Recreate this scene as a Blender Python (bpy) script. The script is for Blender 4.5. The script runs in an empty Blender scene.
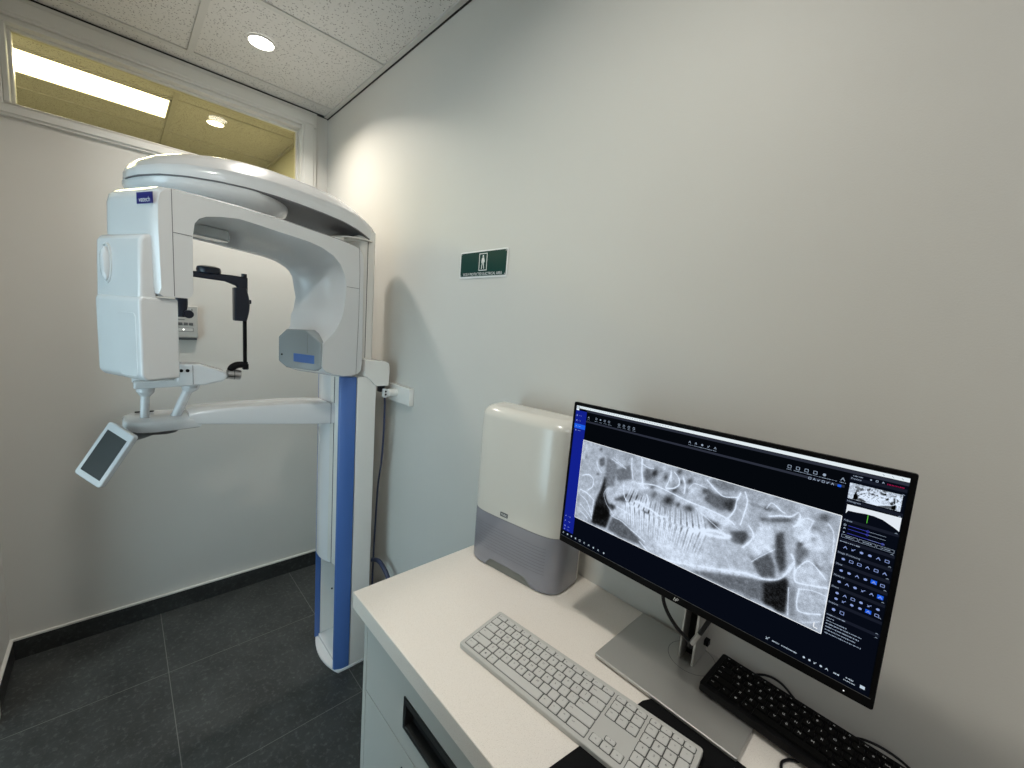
import bpy, bmesh, math, random
import numpy as np
from mathutils import Vector, Matrix, Euler
random.seed(7); rng = np.random.default_rng(11)
scn = bpy.context.scene
COL = scn.collection
PI = math.pi
def R(a): return math.radians(a)

# ------------------------------------------------------------------ materials
def new_mat(name):
    m = bpy.data.materials.new(name); m.use_nodes = True
    nt = m.node_tree; b = nt.nodes['Principled BSDF']
    return m, nt, b
def plain(name, col, rough=0.5, metal=0.0, spec=0.5, bump=0.0, bscale=200.0, coat=0.0, vary=0.0, vscale=8.0, alpha=1.0):
    m, nt, b = new_mat(name)
    b.inputs['Base Color'].default_value = (*col, 1); b.inputs['Roughness'].default_value = rough
    b.inputs['Metallic'].default_value = metal; b.inputs['Specular IOR Level'].default_value = spec
    b.inputs['Coat Weight'].default_value = coat; b.inputs['Coat Roughness'].default_value = 0.08
    tc = nt.nodes.new('ShaderNodeTexCoord')
    if bump > 0:
        n = nt.nodes.new('ShaderNodeTexNoise'); n.inputs['Scale'].default_value = bscale; n.inputs['Detail'].default_value = 4
        bp = nt.nodes.new('ShaderNodeBump'); bp.inputs['Strength'].default_value = bump; bp.inputs['Distance'].default_value = 0.002
        nt.links.new(tc.outputs['Object'], n.inputs['Vector']); nt.links.new(n.outputs['Fac'], bp.inputs['Height'])
        nt.links.new(bp.outputs['Normal'], b.inputs['Normal'])
    n2 = nt.nodes.new('ShaderNodeTexNoise'); n2.inputs['Scale'].default_value = vscale; n2.inputs['Detail'].default_value = 5
    mx = nt.nodes.new('ShaderNodeMix'); mx.data_type = 'RGBA'
    mx.inputs[6].default_value = (*[c*(1-vary) for c in col], 1); mx.inputs[7].default_value = (*[min(1, c*(1+vary)) for c in col], 1)
    nt.links.new(tc.outputs['Object'], n2.inputs['Vector']); nt.links.new(n2.outputs['Fac'], mx.inputs[0])
    nt.links.new(mx.outputs[2], b.inputs['Base Color'])
    return m
def emis(name, col, st=1.0):
    m = bpy.data.materials.new(name); m.use_nodes = True; nt = m.node_tree
    nt.nodes.remove(nt.nodes['Principled BSDF'])
    e = nt.nodes.new('ShaderNodeEmission'); e.inputs[0].default_value = (*col, 1); e.inputs[1].default_value = st
    nt.links.new(e.outputs[0], nt.nodes['Material Output'].inputs[0]); return m
def speckle(name, base, dark, light, scale, rough, thr=0.02, lthr=0.02, bump=0):
    """base colour with small darker and lighter grains"""
    m, nt, b = new_mat(name); b.inputs['Roughness'].default_value = rough
    tc = nt.nodes.new('ShaderNodeTexCoord')
    def vor(s, t, w, off):
        mp = nt.nodes.new('ShaderNodeMapping'); mp.inputs['Location'].default_value = (off, off*.7, off*.3)
        v = nt.nodes.new('ShaderNodeTexVoronoi'); v.inputs['Scale'].default_value = s
        nt.links.new(tc.outputs['Object'], mp.inputs[0]); nt.links.new(mp.outputs[0], v.inputs['Vector'])
        r = nt.nodes.new('ShaderNodeMapRange'); r.inputs[1].default_value = t; r.inputs[2].default_value = t+w
        r.inputs[3].default_value = 1; r.inputs[4].default_value = 0
        nt.links.new(v.outputs['Distance'], r.inputs[0]); return r.outputs[0]
    m1 = nt.nodes.new('ShaderNodeMix'); m1.data_type = 'RGBA'; m1.inputs[6].default_value = (*base, 1); m1.inputs[7].default_value = (*dark, 1)
    m2 = nt.nodes.new('ShaderNodeMix'); m2.data_type = 'RGBA'; m2.inputs[7].default_value = (*light, 1)
    nt.links.new(vor(scale, thr, .08, 0), m1.inputs[0]); nt.links.new(m1.outputs[2], m2.inputs[6]); nt.links.new(vor(scale*.8, lthr, .08, 3.3), m2.inputs[0])
    nt.links.new(m2.outputs[2], b.inputs['Base Color'])
    return m

M = {}
M['wall'] = plain('wall_paint', (.60, .585, .545), .55, bump=.12, bscale=350, vary=.015)
M['ceil_bar'] = plain('ceiling_bar_white', (.54, .53, .50), .6)
M['trim'] = plain('trim_white_gloss', (.66, .65, .61), .35, coat=.2)
M['shadow_gap'] = plain('black_gap', (.012, .012, .012), .8)
M['white'] = plain('machine_white_gloss', (.72, .73, .74), .22, coat=.55, vary=.01)
M['white_warm'] = plain('white_plastic_warm', (.80, .785, .745), .25, coat=.4, vary=.01)
M['disp_white'] = plain('dispenser_white', (.62, .60, .545), .25, coat=.4, vary=.01)
M['white_matt'] = plain('white_plastic_matt', (.66, .67, .67), .45)
M['grey_face'] = plain('grey_smoked_plastic', (.30, .33, .34), .12, coat=.6)
M['grey_dark'] = plain('dark_grey_plastic', (.10, .105, .11), .4)
M['blue'] = plain('blue_plastic', (.070, .155, .42), .35, coat=.3)
M['blue_deep'] = plain('deep_blue_plastic', (.012, .028, .20), .4)
M['blue_lab'] = plain('navy_label', (.010, .010, .16), .4)
M['seam'] = plain('seam_grey', (.16, .16, .17), .7)
M['black'] = plain('black_plastic', (.004, .004, .005), .45, spec=.15)
M['navy_black'] = plain('navy_black_plastic', (.008, .012, .026), .3, spec=.5)
M['black_rub'] = plain('black_rubber', (.004, .004, .0045), .8, spec=.15, bump=.2, bscale=500)
M['steel'] = plain('brushed_steel', (.45, .45, .45), .3, metal=1)
M['alu'] = plain('silver_aluminium', (.52, .51, .485), .42, metal=.75, bump=.1, bscale=900)
M['chrome'] = plain('chrome', (.7, .7, .7), .15, metal=1)
M['bezel'] = plain('black_bezel', (.0025, .0025, .003), .4, spec=.1)
M['counter'] = speckle('speckled_stone', (.81, .75, .68), (.66, .60, .53), (.90, .85, .78), 420, .28, .18, .14)
M['counter_edge'] = M['counter']
M['cab'] = plain('cabinet_laminate_white', (.52, .52, .485), .4, vary=.01)
M['handle'] = plain('dark_handle_metal', (.05, .053, .053), .35, metal=.6)
M['handle_in'] = plain('handle_recess_black', (.008, .008, .008), .6)
M['kb_white'] = plain('keyboard_silver_white', (.50, .49, .46), .45)
M['key_white'] = plain('key_light_grey', (.56, .55, .52), .5)
M['kb_shade'] = plain('key_gap_shade', (.06, .06, .055), .7)  # shade between the keys, put into the colour
M['leg_dark'] = plain('key_legend_dark', (.05, .05, .05), .6)
M['leg_light'] = plain('key_legend_white', (.75, .75, .75), .6)
M['key_black'] = plain('key_black', (.003, .003, .003), .5, spec=.1)
M['green'] = plain('sign_green', (.001, .040, .033), .4, spec=.2)
M['sign_white'] = plain('sign_white', (.78, .78, .76), .4)
M['smoke'] = plain('smoked_grey_cover', (.225, .225, .255), .2, coat=.5, vary=.05, vscale=20)
M['smoke_in'] = plain('grey_inner', (.18, .18, .16), .6)
M['cable'] = plain('cable_black', (.006, .006, .008), .45, spec=.3)
M['cable_blue'] = plain('cable_dark_blue', (.03, .04, .09), .45)
M['yellow_wall'] = plain('corridor_paint', (.60, .585, .47), .6)
M['downlight'] = emis('downlight_glow', (1, .97, .92), 14)
M['panel_light'] = emis('light_panel_glow', (1, .97, .86), 6)
M['lcd_off'] = plain('unlit_lcd', (.045, .048, .047), .35)

def floor_mat(name, axis='xy', dark=1.0):
    m, nt, b = new_mat(name)
    tc = nt.nodes.new('ShaderNodeTexCoord'); mp = nt.nodes.new('ShaderNodeMapping')
    br = nt.nodes.new('ShaderNodeTexBrick'); br.offset = 0; br.squash = 1
    br.inputs['Scale'].default_value = 1; br.inputs['Brick Width'].default_value = .605; br.inputs['Row Height'].default_value = .605
    br.inputs['Mortar Size'].default_value = .0016; br.inputs['Mortar Smooth'].default_value = .3
    mp.inputs['Location'].default_value = (-.477, .19, 0)
    if axis == 'yz': mp.inputs['Rotation'].default_value = (0, 0, 0)
    nt.links.new(tc.outputs['Object'], mp.inputs[0]); nt.links.new(mp.outputs[0], br.inputs['Vector'])
    n = nt.nodes.new('ShaderNodeTexNoise'); n.inputs['Scale'].default_value = 5; n.inputs['Detail'].default_value = 9; n.inputs['Roughness'].default_value = .65
    n3 = nt.nodes.new('ShaderNodeTexNoise'); n3.inputs['Scale'].default_value = 55; n3.inputs['Detail'].default_value = 6; n3.inputs['Roughness'].default_value = .7
    for k in (n, n3): nt.links.new(tc.outputs['Object'], k.inputs['Vector'])
    cr = nt.nodes.new('ShaderNodeValToRGB')
    cr.color_ramp.elements[0].position = .35; cr.color_ramp.elements[0].color = (.025*dark, .0275*dark, .027*dark, 1)
    cr.color_ramp.elements[1].position = .70; cr.color_ramp.elements[1].color = (.054*dark, .059*dark, .058*dark, 1)
    nt.links.new(n.outputs['Fac'], cr.inputs[0])
    cr2 = nt.nodes.new('ShaderNodeValToRGB')
    cr2.color_ramp.elements[0].position = .52; cr2.color_ramp.elements[0].color = (0, 0, 0, 1)
    cr2.color_ramp.elements[1].position = .74; cr2.color_ramp.elements[1].color = (.078*dark, .083*dark, .08*dark, 1)
    nt.links.new(n3.outputs['Fac'], cr2.inputs[0])
    ad = nt.nodes.new('ShaderNodeMix'); ad.data_type = 'RGBA'; ad.blend_type = 'ADD'; ad.inputs[0].default_value = 1
    nt.links.new(cr.outputs[0], ad.inputs[6]); nt.links.new(cr2.outputs[0], ad.inputs[7])
    mo = nt.nodes.new('ShaderNodeMix'); mo.data_type = 'RGBA'; mo.inputs[7].default_value = (.17, .17, .16, 1)
    nt.links.new(br.outputs['Fac'], mo.inputs[0]); nt.links.new(ad.outputs[2], mo.inputs[6])
    if axis == 'xy': nt.links.new(mo.outputs[2], b.inputs['Base Color'])
    else: nt.links.new(ad.outputs[2], b.inputs['Base Color'])
    b.inputs['Roughness'].default_value = .42
    bp = nt.nodes.new('ShaderNodeBump'); bp.inputs['Strength'].default_value = .15; bp.inputs['Distance'].default_value = .003
    nt.links.new(n3.outputs['Fac'], bp.inputs['Height']); nt.links.new(bp.outputs['Normal'], b.inputs['Normal'])
    return m
M['floor'] = floor_mat('dark_slate_tile'); M['skirt'] = floor_mat('dark_tile_skirting', 'no', .55)

def ceiling_mat():
    m, nt, b = new_mat('acoustic_ceiling_tile')
    tc = nt.nodes.new('ShaderNodeTexCoord')
    v = nt.nodes.new('ShaderNodeTexVoronoi'); v.inputs['Scale'].default_value = 112; v.inputs['Randomness'].default_value = 1
    n = nt.nodes.new('ShaderNodeTexNoise'); n.inputs['Scale'].default_value = 130; n.inputs['Detail'].default_value = 3
    nt.links.new(tc.outputs['Object'], v.inputs['Vector']); nt.links.new(tc.outputs['Object'], n.inputs['Vector'])
    r = nt.nodes.new('ShaderNodeMapRange'); r.inputs[1].default_value = .12; r.inputs[2].default_value = .34; r.inputs[3].default_value = 1; r.inputs[4].default_value = 0
    nt.links.new(v.outputs['Distance'], r.inputs[0])
    # only some cells carry a pit
    sp = nt.nodes.new('ShaderNodeSeparateColor'); nt.links.new(v.outputs['Color'], sp.inputs[0])
    gt = nt.nodes.new('ShaderNodeMath'); gt.operation = 'GREATER_THAN'; gt.inputs[1].default_value = .30; nt.links.new(sp.outputs[0], gt.inputs[0])
    ml = nt.nodes.new('ShaderNodeMath'); ml.operation = 'MULTIPLY'; nt.links.new(r.outputs[0], ml.inputs[0]); nt.links.new(gt.outputs[0], ml.inputs[1])
    cr = nt.nodes.new('ShaderNodeMix'); cr.data_type = 'RGBA'; cr.inputs[6].default_value = (.57, .555, .525, 1); cr.inputs[7].default_value = (.66, .645, .61, 1)
    nt.links.new(n.outputs['Fac'], cr.inputs[0])
    mx = nt.nodes.new('ShaderNodeMix'); mx.data_type = 'RGBA'; mx.inputs[7].default_value = (.085, .08, .07, 1)
    nt.links.new(ml.outputs[0], mx.inputs[0]); nt.links.new(cr.outputs[2], mx.inputs[6]); nt.links.new(mx.outputs[2], b.inputs['Base Color'])
    b.inputs['Roughness'].default_value = .85
    return m
M['tile'] = ceiling_mat()

def glass_mat():
    m = bpy.data.materials.new('tinted_window_glass'); m.use_nodes = True; nt = m.node_tree
    nt.nodes.remove(nt.nodes['Principled BSDF'])
    t = nt.nodes.new('ShaderNodeBsdfTransparent'); t.inputs[0].default_value = (.88, .85, .68, 1)
    g = nt.nodes.new('ShaderNodeBsdfGlossy'); g.inputs['Roughness'].default_value = .02
    f = nt.nodes.new('ShaderNodeFresnel'); f.inputs[0].default_value = 1.45
    mx = nt.nodes.new('ShaderNodeMixShader'); nt.links.new(f.outputs[0], mx.inputs[0]); nt.links.new(t.outputs[0], mx.inputs[1]); nt.links.new(g.outputs[0], mx.inputs[2])
    nt.links.new(mx.outputs[0], nt.nodes['Material Output'].inputs[0]); return m
M['glass'] = glass_mat()

# ------------------------------------------------------------------ object helpers
WM = {}                                             # world matrices of the objects that have children
def _reg(o, mw): WM[o.name] = mw
def empty(name, loc, rz=0.0, label=None, cat=None, group=None):
    o = bpy.data.objects.new(name, None); o.empty_display_size = .05; COL.objects.link(o)
    o.location = loc; o.rotation_euler = (0, 0, rz)
    _reg(o, Matrix.Translation(Vector(loc)) @ Matrix.Rotation(rz, 4, 'Z'))
    if label: o['label'] = label
    if cat: o['category'] = cat
    if group: o['group'] = group
    return o
def obj(name, bm, mat, parent=None, local=False, label=None, cat=None, kind=None, group=None, smooth=35, bevel=0, seg=2, origin=None):
    """bm is given in world coordinates (or, if local, in the parent's own); one linked mesh object comes out"""
    bmesh.ops.recalc_face_normals(bm, faces=bm.faces[:]) if bm.faces and kind != 'flat' else None
    vs = [v.co.copy() for v in bm.verts]
    pm = WM[parent.name] if parent else Matrix.Identity(4)
    if local: bm.transform(pm)
    lo = Vector([min(v.co[i] for v in bm.verts) for i in range(3)]); hi = Vector([max(v.co[i] for v in bm.verts) for i in range(3)])
    c = Vector(origin) if origin is not None else (Vector(((lo.x+hi.x)/2, (lo.y+hi.y)/2, lo.z)) if not parent else (lo+hi)/2)
    if parent:
        rot = pm.to_quaternion().to_matrix().to_4x4(); mw = Matrix.Translation(c) @ rot
    else: mw = Matrix.Translation(c)
    bm.transform(mw.inverted())
    me = bpy.data.meshes.new(name); bm.to_mesh(me); bm.free()
    mats = mat if isinstance(mat, (list, tuple)) else [mat]
    for m_ in mats: me.materials.append(m_)
    if smooth:
        for p in me.polygons: p.use_smooth = True
        me.set_sharp_from_angle(angle=R(smooth))
    o = bpy.data.objects.new(name, me); COL.objects.link(o)
    if parent: o.parent = parent; o.matrix_basis = pm.inverted() @ mw
    else: o.matrix_basis = mw
    _reg(o, mw)
    if bevel:
        b = o.modifiers.new('bevel', 'BEVEL'); b.width = bevel; b.segments = seg; b.limit_method = 'ANGLE'; b.angle_limit = R(30)
        b.use_clamp_overlap = True
        for p in me.polygons: p.use_smooth = True
        me.set_sharp_from_angle(angle=R(60)); b.harden_normals = False
    if label: o['label'] = label
    if cat: o['category'] = cat
    if kind and kind != 'flat': o['kind'] = kind
    if group: o['group'] = group
    return o
def struct(name, bm, mat, parent=None, **k):
    return obj(name, bm, mat, parent, kind=None if parent else 'structure', smooth=0, **k)

def B(): return bmesh.new()
def box(bm, x0, y0, z0, x1, y1, z1, mi=0, mtx=None):
    vs = [bm.verts.new((x, y, z)) for x in (x0, x1) for y in (y0, y1) for z in (z0, z1)]
    for f in ((0, 1, 3, 2), (4, 6, 7, 5), (0, 4, 5, 1), (2, 3, 7, 6), (0, 2, 6, 4), (1, 5, 7, 3)):
        fc = bm.faces.new([vs[i] for i in f]); fc.material_index = mi
    if mtx: bmesh.ops.transform(bm, matrix=mtx, verts=vs)
    return bm
def BX(*a, **k): return box(B(), *a, **k)
def prism(bm, pts, h0, h1, fn, mi=0):
    """polygon pts (2D) extruded between h0 and h1; fn(a, b, h) -> 3D point"""
    a = [bm.verts.new(fn(p[0], p[1], h0)) for p in pts]; b = [bm.verts.new(fn(p[0], p[1], h1)) for p in pts]
    n = len(pts)
    bm.faces.new(a).material_index = mi; bm.faces.new(b[::-1]).material_index = mi
    for i in range(n): bm.faces.new((a[i], b[i], b[(i+1) % n], a[(i+1) % n])).material_index = mi
    return bm
def loft(bm, rings, cap=True, closed=True, mi=0):
    V = [[bm.verts.new(p) for p in r] for r in rings]
    n = len(V[0])
    for i in range(len(V)-1):
        for j in range(n if closed else n-1):
            k = (j+1) % n
            bm.faces.new((V[i][j], V[i][k], V[i+1][k], V[i+1][j])).material_index = mi
    if cap:
        bm.faces.new(V[0][::-1]).material_index = mi; bm.faces.new(V[-1]).material_index = mi
    return bm
def tube(bm, pts, r, n=10, mi=0, cap=True):
    P = [Vector(p) for p in pts]; rr = r if isinstance(r, (list, tuple)) else [r]*len(P)
    rings = []; up = None
    for i, p in enumerate(P):
        t = (P[min(i+1, len(P)-1)] - P[max(i-1, 0)]).normalized()
        if up is None:
            up = t.orthogonal().normalized()
        else: up = (up - t*up.dot(t)).normalized()
        s = t.cross(up)
        rings.append([p + (up*math.cos(2*PI*k/n) + s*math.sin(2*PI*k/n))*rr[i] for k in range(n)])
    return loft(bm, rings, cap, True, mi)
def spline(pts, n=8):
    P = [Vector(p) for p in pts]; out = []
    for i in range(len(P)-1):
        p0 = P[max(i-1, 0)]; p1 = P[i]; p2 = P[i+1]; p3 = P[min(i+2, len(P)-1)]
        for k in range(n):
            t = k/n
            out.append(.5*((2*p1)+(p2-p0)*t+(2*p0-5*p1+4*p2-p3)*t*t+(3*p1-p0-3*p2+p3)*t**3))
    out.append(P[-1]); return out
def rrect(x0, y0, x1, y1, r, n=6):
    """rounded rectangle; r may be four radii starting at (x1,y0), then (x1,y1), (x0,y1), (x0,y0)"""
    rs = r if isinstance(r, (list, tuple)) else [r]*4; out = []
    for (cx, cy, a0), q in zip(((x1, y0, -90), (x1, y1, 0), (x0, y1, 90), (x0, y0, 180)), rs):
        sx = -1 if cx == x1 else 1; sy = 1 if cy == y0 else -1
        for k in range(n+1):
            a = R(a0 + 90*k/n); out.append((cx+sx*q + q*math.cos(a), cy+sy*q + q*math.sin(a)))
    return out
def disc(bm, c, r, h, axis='z', n=32, r2=None, mi=0):
    r2 = r if r2 is None else r2
    f = {'z': lambda a, q, d: (c[0]+q*math.cos(a), c[1]+q*math.sin(a), c[2]+d), 'y': lambda a, q, d: (c[0]+q*math.cos(a), c[1]+d, c[2]+q*math.sin(a)),
         'x': lambda a, q, d: (c[0]+d, c[1]+q*math.cos(a), c[2]+q*math.sin(a))}[axis]
    return loft(bm, [[f(2*PI*k/n, r, 0) for k in range(n)], [f(2*PI*k/n, r2, h) for k in range(n)]], mi=mi)

_txt = {}
def text_polys(s, shear=0.0):
    """flat outline of a string: (verts, faces) one unit high"""
    key = (s, shear)
    if key in _txt: return _txt[key]
    cu = bpy.data.curves.new('lettering', 'FONT'); cu.body = s; cu.size = 1; cu.resolution_u = 2; cu.shear = shear
    o = bpy.data.objects.new('lettering', cu); COL.objects.link(o)
    dg = bpy.context.evaluated_depsgraph_get(); me = bpy.data.meshes.new_from_object(o.evaluated_get(dg))
    v = [tuple(x.co) for x in me.vertices]; f = [tuple(p.vertices) for p in me.polygons]
    bpy.data.objects.remove(o); bpy.data.curves.remove(cu); bpy.data.meshes.remove(me)
    _txt[key] = (v, f); return v, f
def put_text(bm, s, fn, size, mi=0, center=True, width=None, shear=0.0):
    """fn(a, b) maps a text-plane point to 3D"""
    v, f = text_polys(s, shear)
    if not v: return
    x0 = min(p[0] for p in v); x1 = max(p[0] for p in v); y0 = min(p[1] for p in v); y1 = max(p[1] for p in v)
    sx = size; sy = size
    if width: sx = width/(x1-x0)
    cx = (x0+x1)/2 if center else x0; cy = (y0+y1)/2 if center else 0
    V = [bm.verts.new(fn((p[0]-cx)*sx, (p[1]-cy)*sy)) for p in v]
    for q in f:
        try: bm.faces.new([V[i] for i in q]).material_index = mi
        except ValueError: pass
# ------------------------------------------------------------------ camera
CAM = Vector((2.592, -.900, 1.6065))
yaw, pitch, roll = -0.80177, -0.135248, 0.0798351
d = Vector((math.sin(yaw)*math.cos(pitch), math.cos(yaw)*math.cos(pitch), math.sin(pitch)))
r0 = d.cross(Vector((0, 0, 1))).normalized(); u0 = r0.cross(d)
rr_ = r0*math.cos(roll) + u0*math.sin(roll); uu_ = -r0*math.sin(roll) + u0*math.cos(roll)
cd = bpy.data.cameras.new('camera'); cam = bpy.data.objects.new('camera', cd); COL.objects.link(cam)
cam.matrix_world = Matrix(((rr_.x, uu_.x, -d.x, CAM.x), (rr_.y, uu_.y, -d.y, CAM.y), (rr_.z, uu_.z, -d.z, CAM.z), (0, 0, 0, 1)))
cd.sensor_width = 36; cd.lens = 410.47/1024*36; cd.clip_start = .02; cd.clip_end = 50
scn.camera = cam

# ------------------------------------------------------------------ room shell
H = 2.688; XE = 4.0; YN = -1.29; XC = -3.0
struct('floor', BX(XC, -2.9, -.05, XE, .0, 0), M['floor'], origin=(0, 0, 0))
struct('ceiling', BX(XC, -2.9, H+.008, XE, .0, H+.06), M['tile'])
struct('wall_right', BX(XC, 0, -.05, XE+.1, .12, H+.06), M['wall'])
# wall at the far end, with the transom opening
oy0, oy1, oz0, oz1 = -1.185, -.126, 2.300, 2.606
w = B()
box(w, -.11, -1.41, 0, 0, 0, oz0); box(w, -.11, -1.41, oz1, 0, 0, H+.02)
box(w, -.11, -1.41, oz0, 0, oy0, oz1); box(w, -.11, oy1, oz0, 0, 0, oz1)
struct('wall_left', w, M['wall'])
# near wall with the open doorway
w = B(); dx0, dx1, dz = .40, 1.95, 2.15
box(w, 0, YN-.12, 0, dx0, YN, H+.02); box(w, dx1, YN-.12, 0, XE, YN, H+.02); box(w, dx0, YN-.12, dz, dx1, YN, H+.02)
struct('wall_near', w, M['wall'])
struct('wall_back', BX(XE, -2.9, 0, XE+.1, 0, H+.02), M['wall'])
struct('wall_hall', BX(-.11, -2.9, 0, XE, -2.8, H+.02), M['wall'])
struct('wall_hall_side', BX(-.11, -2.8, 0, 0, -1.41, H+.02), M['wall'])
struct('wall_corridor_end', BX(XC-.1, -2.9, 0, XC, 0, H+.02), M['yellow_wall'])
struct('wall_corridor_side', BX(XC, -2.9, 0, -.11, -2.8, H+.02), M['yellow_wall'])
struct('wall_corridor', BX(XC, -.006, 0, -.111, .0, H+.02), M['yellow_wall'])

# transom window: frame profile and pane
g = B()
def ringframe(bm, y0, y1, z0, z1, t, x0, x1, bt=None):
    bt = t if bt is None else bt
    box(bm, x0, y0, z1-t, x1, y1, z1); box(bm, x0, y0, z0, x1, y1, z0+bt)
    box(bm, x0, y0, z0+bt, x1, y0+t, z1-t); box(bm, x0, y1-t, z0+bt, x1, y1, z1-t)
wf = struct('window_1', BX(-.056, oy0+.012, oz0+.006, -.050, oy1-.012, oz1-.012), M['glass'])
ringframe(g, -1.262, -.062, 2.252, 2.688, .078, 0, .012, .04); ringframe(g, -1.247, -.078, 2.262, 2.672, .05, .012, .018, .03)
ringframe(g, oy0, oy1, oz0, oz1, .018, -.11, .002, .006); ringframe(g, oy0+.016, oy1-.016, oz0+.004, oz1-.016, .012, -.075, -.035, .006)
obj('window_frame', g, M['trim'], wf, smooth=0, bevel=.003)
# skirting
def skirting(name, segs, h=.094, t=.011):
    a = B(); b_ = B()
    for x0, y0, x1, y1 in segs:
        box(a, x0, y0, 0, x1, y1, h-.004); box(b_, x0, y0, h-.004, x1, y1, h+.004)
    s = struct(name, a, M['skirt']); obj('skirting_trim_strip', b_, M['trim'], s, smooth=0)
skirting('baseboard_left', [(0, YN, .011, 0)]); skirting('baseboard_near', [(.011, YN, dx0-.02, YN+.011), (dx1+.02, YN, XE, YN+.011)])
skirting('baseboard_right', [(.011, -.011, 1.74, 0)])
# ceiling grid, wall angle and shadow gap
g = B(); zb = H+.002
for x in (.115, .715, 1.315, 1.915, 2.515, 3.115, 3.715): box(g, x-.012, YN, zb, x+.012, -.02, H+.012)
for y in (-.628,): box(g, .115, y-.012, zb-.0005, XE, y+.012, H+.012)
struct('trim_1', g, M['ceil_bar'])
struct('trim_2', BX(.0, -.022, H-.001, XE, -.004, H+.012), M['ceil_bar'])
struct('trim_3', BX(.0, -.0045, H-.006, XE, -.0005, H+.012), M['shadow_gap'])
struct('trim_4', BX(.0005, YN, H-.003, .006, -.004, H+.012), M['shadow_gap'])
g = B()
for x in (-.505, -1.105, -1.705, -2.305): box(g, x-.012, -2.8, zb, x+.012, -.006, H+.012)
for y in (-.63, -1.85): box(g, XC, y-.012, zb-.0005, -.11, y+.012, H+.012)
struct('trim_5', g, M['ceil_bar'])
struct('trim_6', BX(XC, -.024, H-.001, -.11, -.006, H+.012), M['ceil_bar'])
# doorway casing
g = B()
box(g, dx0-.06, YN, 0, dx0, YN+.014, dz+.06); box(g, dx1, YN, 0, dx1+.06, YN+.014, dz+.06); box(g, dx0, YN, dz, dx1, YN+.014, dz+.06)
struct('door_1', g, M['trim'])

# ------------------------------------------------------------------ lights
def downlight(x, y, label, power, r=.042, temp=(1, .93, .83), z=H):
    t = empty('ceiling_downlight', (x, y, z), 0, label, 'light', 'recessed ceiling downlights')
    g = B()
    loft(g, [[(x+q*math.cos(2*PI*k/40), y+q*math.sin(2*PI*k/40), z+dz_) for k in range(40)] for q, dz_ in ((r+.005, .006), (r+.005, -.0005), (r+.003, -.002), (r, -.0015), (r-.001, .006))], cap=False)
    obj('trim_ring', g, M['trim'], t)
    obj('lens', disc(B(), (x, y, z-.0022), r-.0005, .004), M['downlight'], t)
    l = bpy.data.lights.new('downlight_lamp', 'AREA'); l.shape = 'DISK'; l.size = r*2; l.energy = power; l.color = temp; l.spread = R(140)
    o = bpy.data.objects.new('downlight_lamp', l); COL.objects.link(o); o.location = (x, y, z-.010)
    return t
downlight(.46, -.43, 'round recessed downlight glowing in the speckled ceiling above the scanner', 8.5, r=.045, temp=(1, .935, .855))
downlight(-.65, -.43, 'small round downlight in the corridor ceiling seen through the transom glass', 5, r=.042, temp=(1, .95, .85))
for x, y, p in ((2.06, -.78, 8.3),):
    l = bpy.data.lights.new('room_lamp', 'AREA'); l.shape = 'DISK'; l.size = .1; l.energy = p; l.color = (.97, .95, .87); l.spread = R(160)
    o = bpy.data.objects.new('room_lamp', l); COL.objects.link(o); o.location = (x, y, H-.006)
    obj('ceiling_downlight', disc(B(), (x, y, H-.001), .045, .004), M['downlight'], None, label='round recessed downlight in the ceiling over the desk and dispenser', cat='light', group='recessed ceiling downlights')
# corridor light panel
px0, px1, py0, py1 = -.845, -.518, -1.84, -.645
t = empty('ceiling_light_panel', ((px0+px1)/2, (py0+py1)/2, H), 0, 'long glowing fluorescent light panel in the corridor ceiling behind the transom glass', 'light')
g = B(); ringf = [(px0, py0, px1, py0+.008), (px0, py1-.008, px1, py1), (px0, py0, px0+.008, py1), (px1-.008, py0, px1, py1)]
for a in ringf: box(g, a[0], a[1], H-.002, a[2], a[3], H+.012)
obj('panel_frame', g, M['ceil_bar'], t, smooth=0)
obj('diffuser', BX(px0+.008, py0+.008, H, px1-.008, py1-.008, H+.006), M['panel_light'], t, smooth=0)
l = bpy.data.lights.new('panel_lamp', 'AREA'); l.shape = 'RECTANGLE'; l.size = .3; l.size_y = 1.15; l.energy = 38; l.color = (1, .96, .82)
o = bpy.data.objects.new('panel_lamp', l); COL.objects.link(o); o.location = ((px0+px1)/2, (py0+py1)/2, H-.01)
# cool daylight in the hall beyond the doorway
l = bpy.data.lights.new('hall_daylight', 'AREA'); l.shape = 'RECTANGLE'; l.size = 1.5; l.size_y = 1.7; l.energy = 64; l.color = (.57, .82, 1)
o = bpy.data.objects.new('hall_daylight', l); COL.objects.link(o); o.location = (2.0, -2.7, 1.25); o.rotation_euler = (R(-90), 0, 0)
# unseen area light under the ceiling behind the camera
l = bpy.data.lights.new('back_lamp', 'AREA'); l.shape = 'RECTANGLE'; l.size = 1.0; l.size_y = .6; l.energy = 9; l.color = (.90, .94, 1)
o = bpy.data.objects.new('back_lamp', l); COL.objects.link(o); o.location = (3.6, -.7, H-.02)
wd = bpy.data.worlds.new('world'); scn.world = wd; wd.use_nodes = True
wd.node_tree.nodes['Background'].inputs[0].default_value = (.6, .7, .8, 1); wd.node_tree.nodes['Background'].inputs[1].default_value = .1
scn.view_settings.view_transform = 'Standard'; scn.view_settings.look = 'None'; scn.view_settings.gamma = 1
scn.view_settings.use_curve_mapping = False; scn.view_settings.exposure = 0.0
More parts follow.
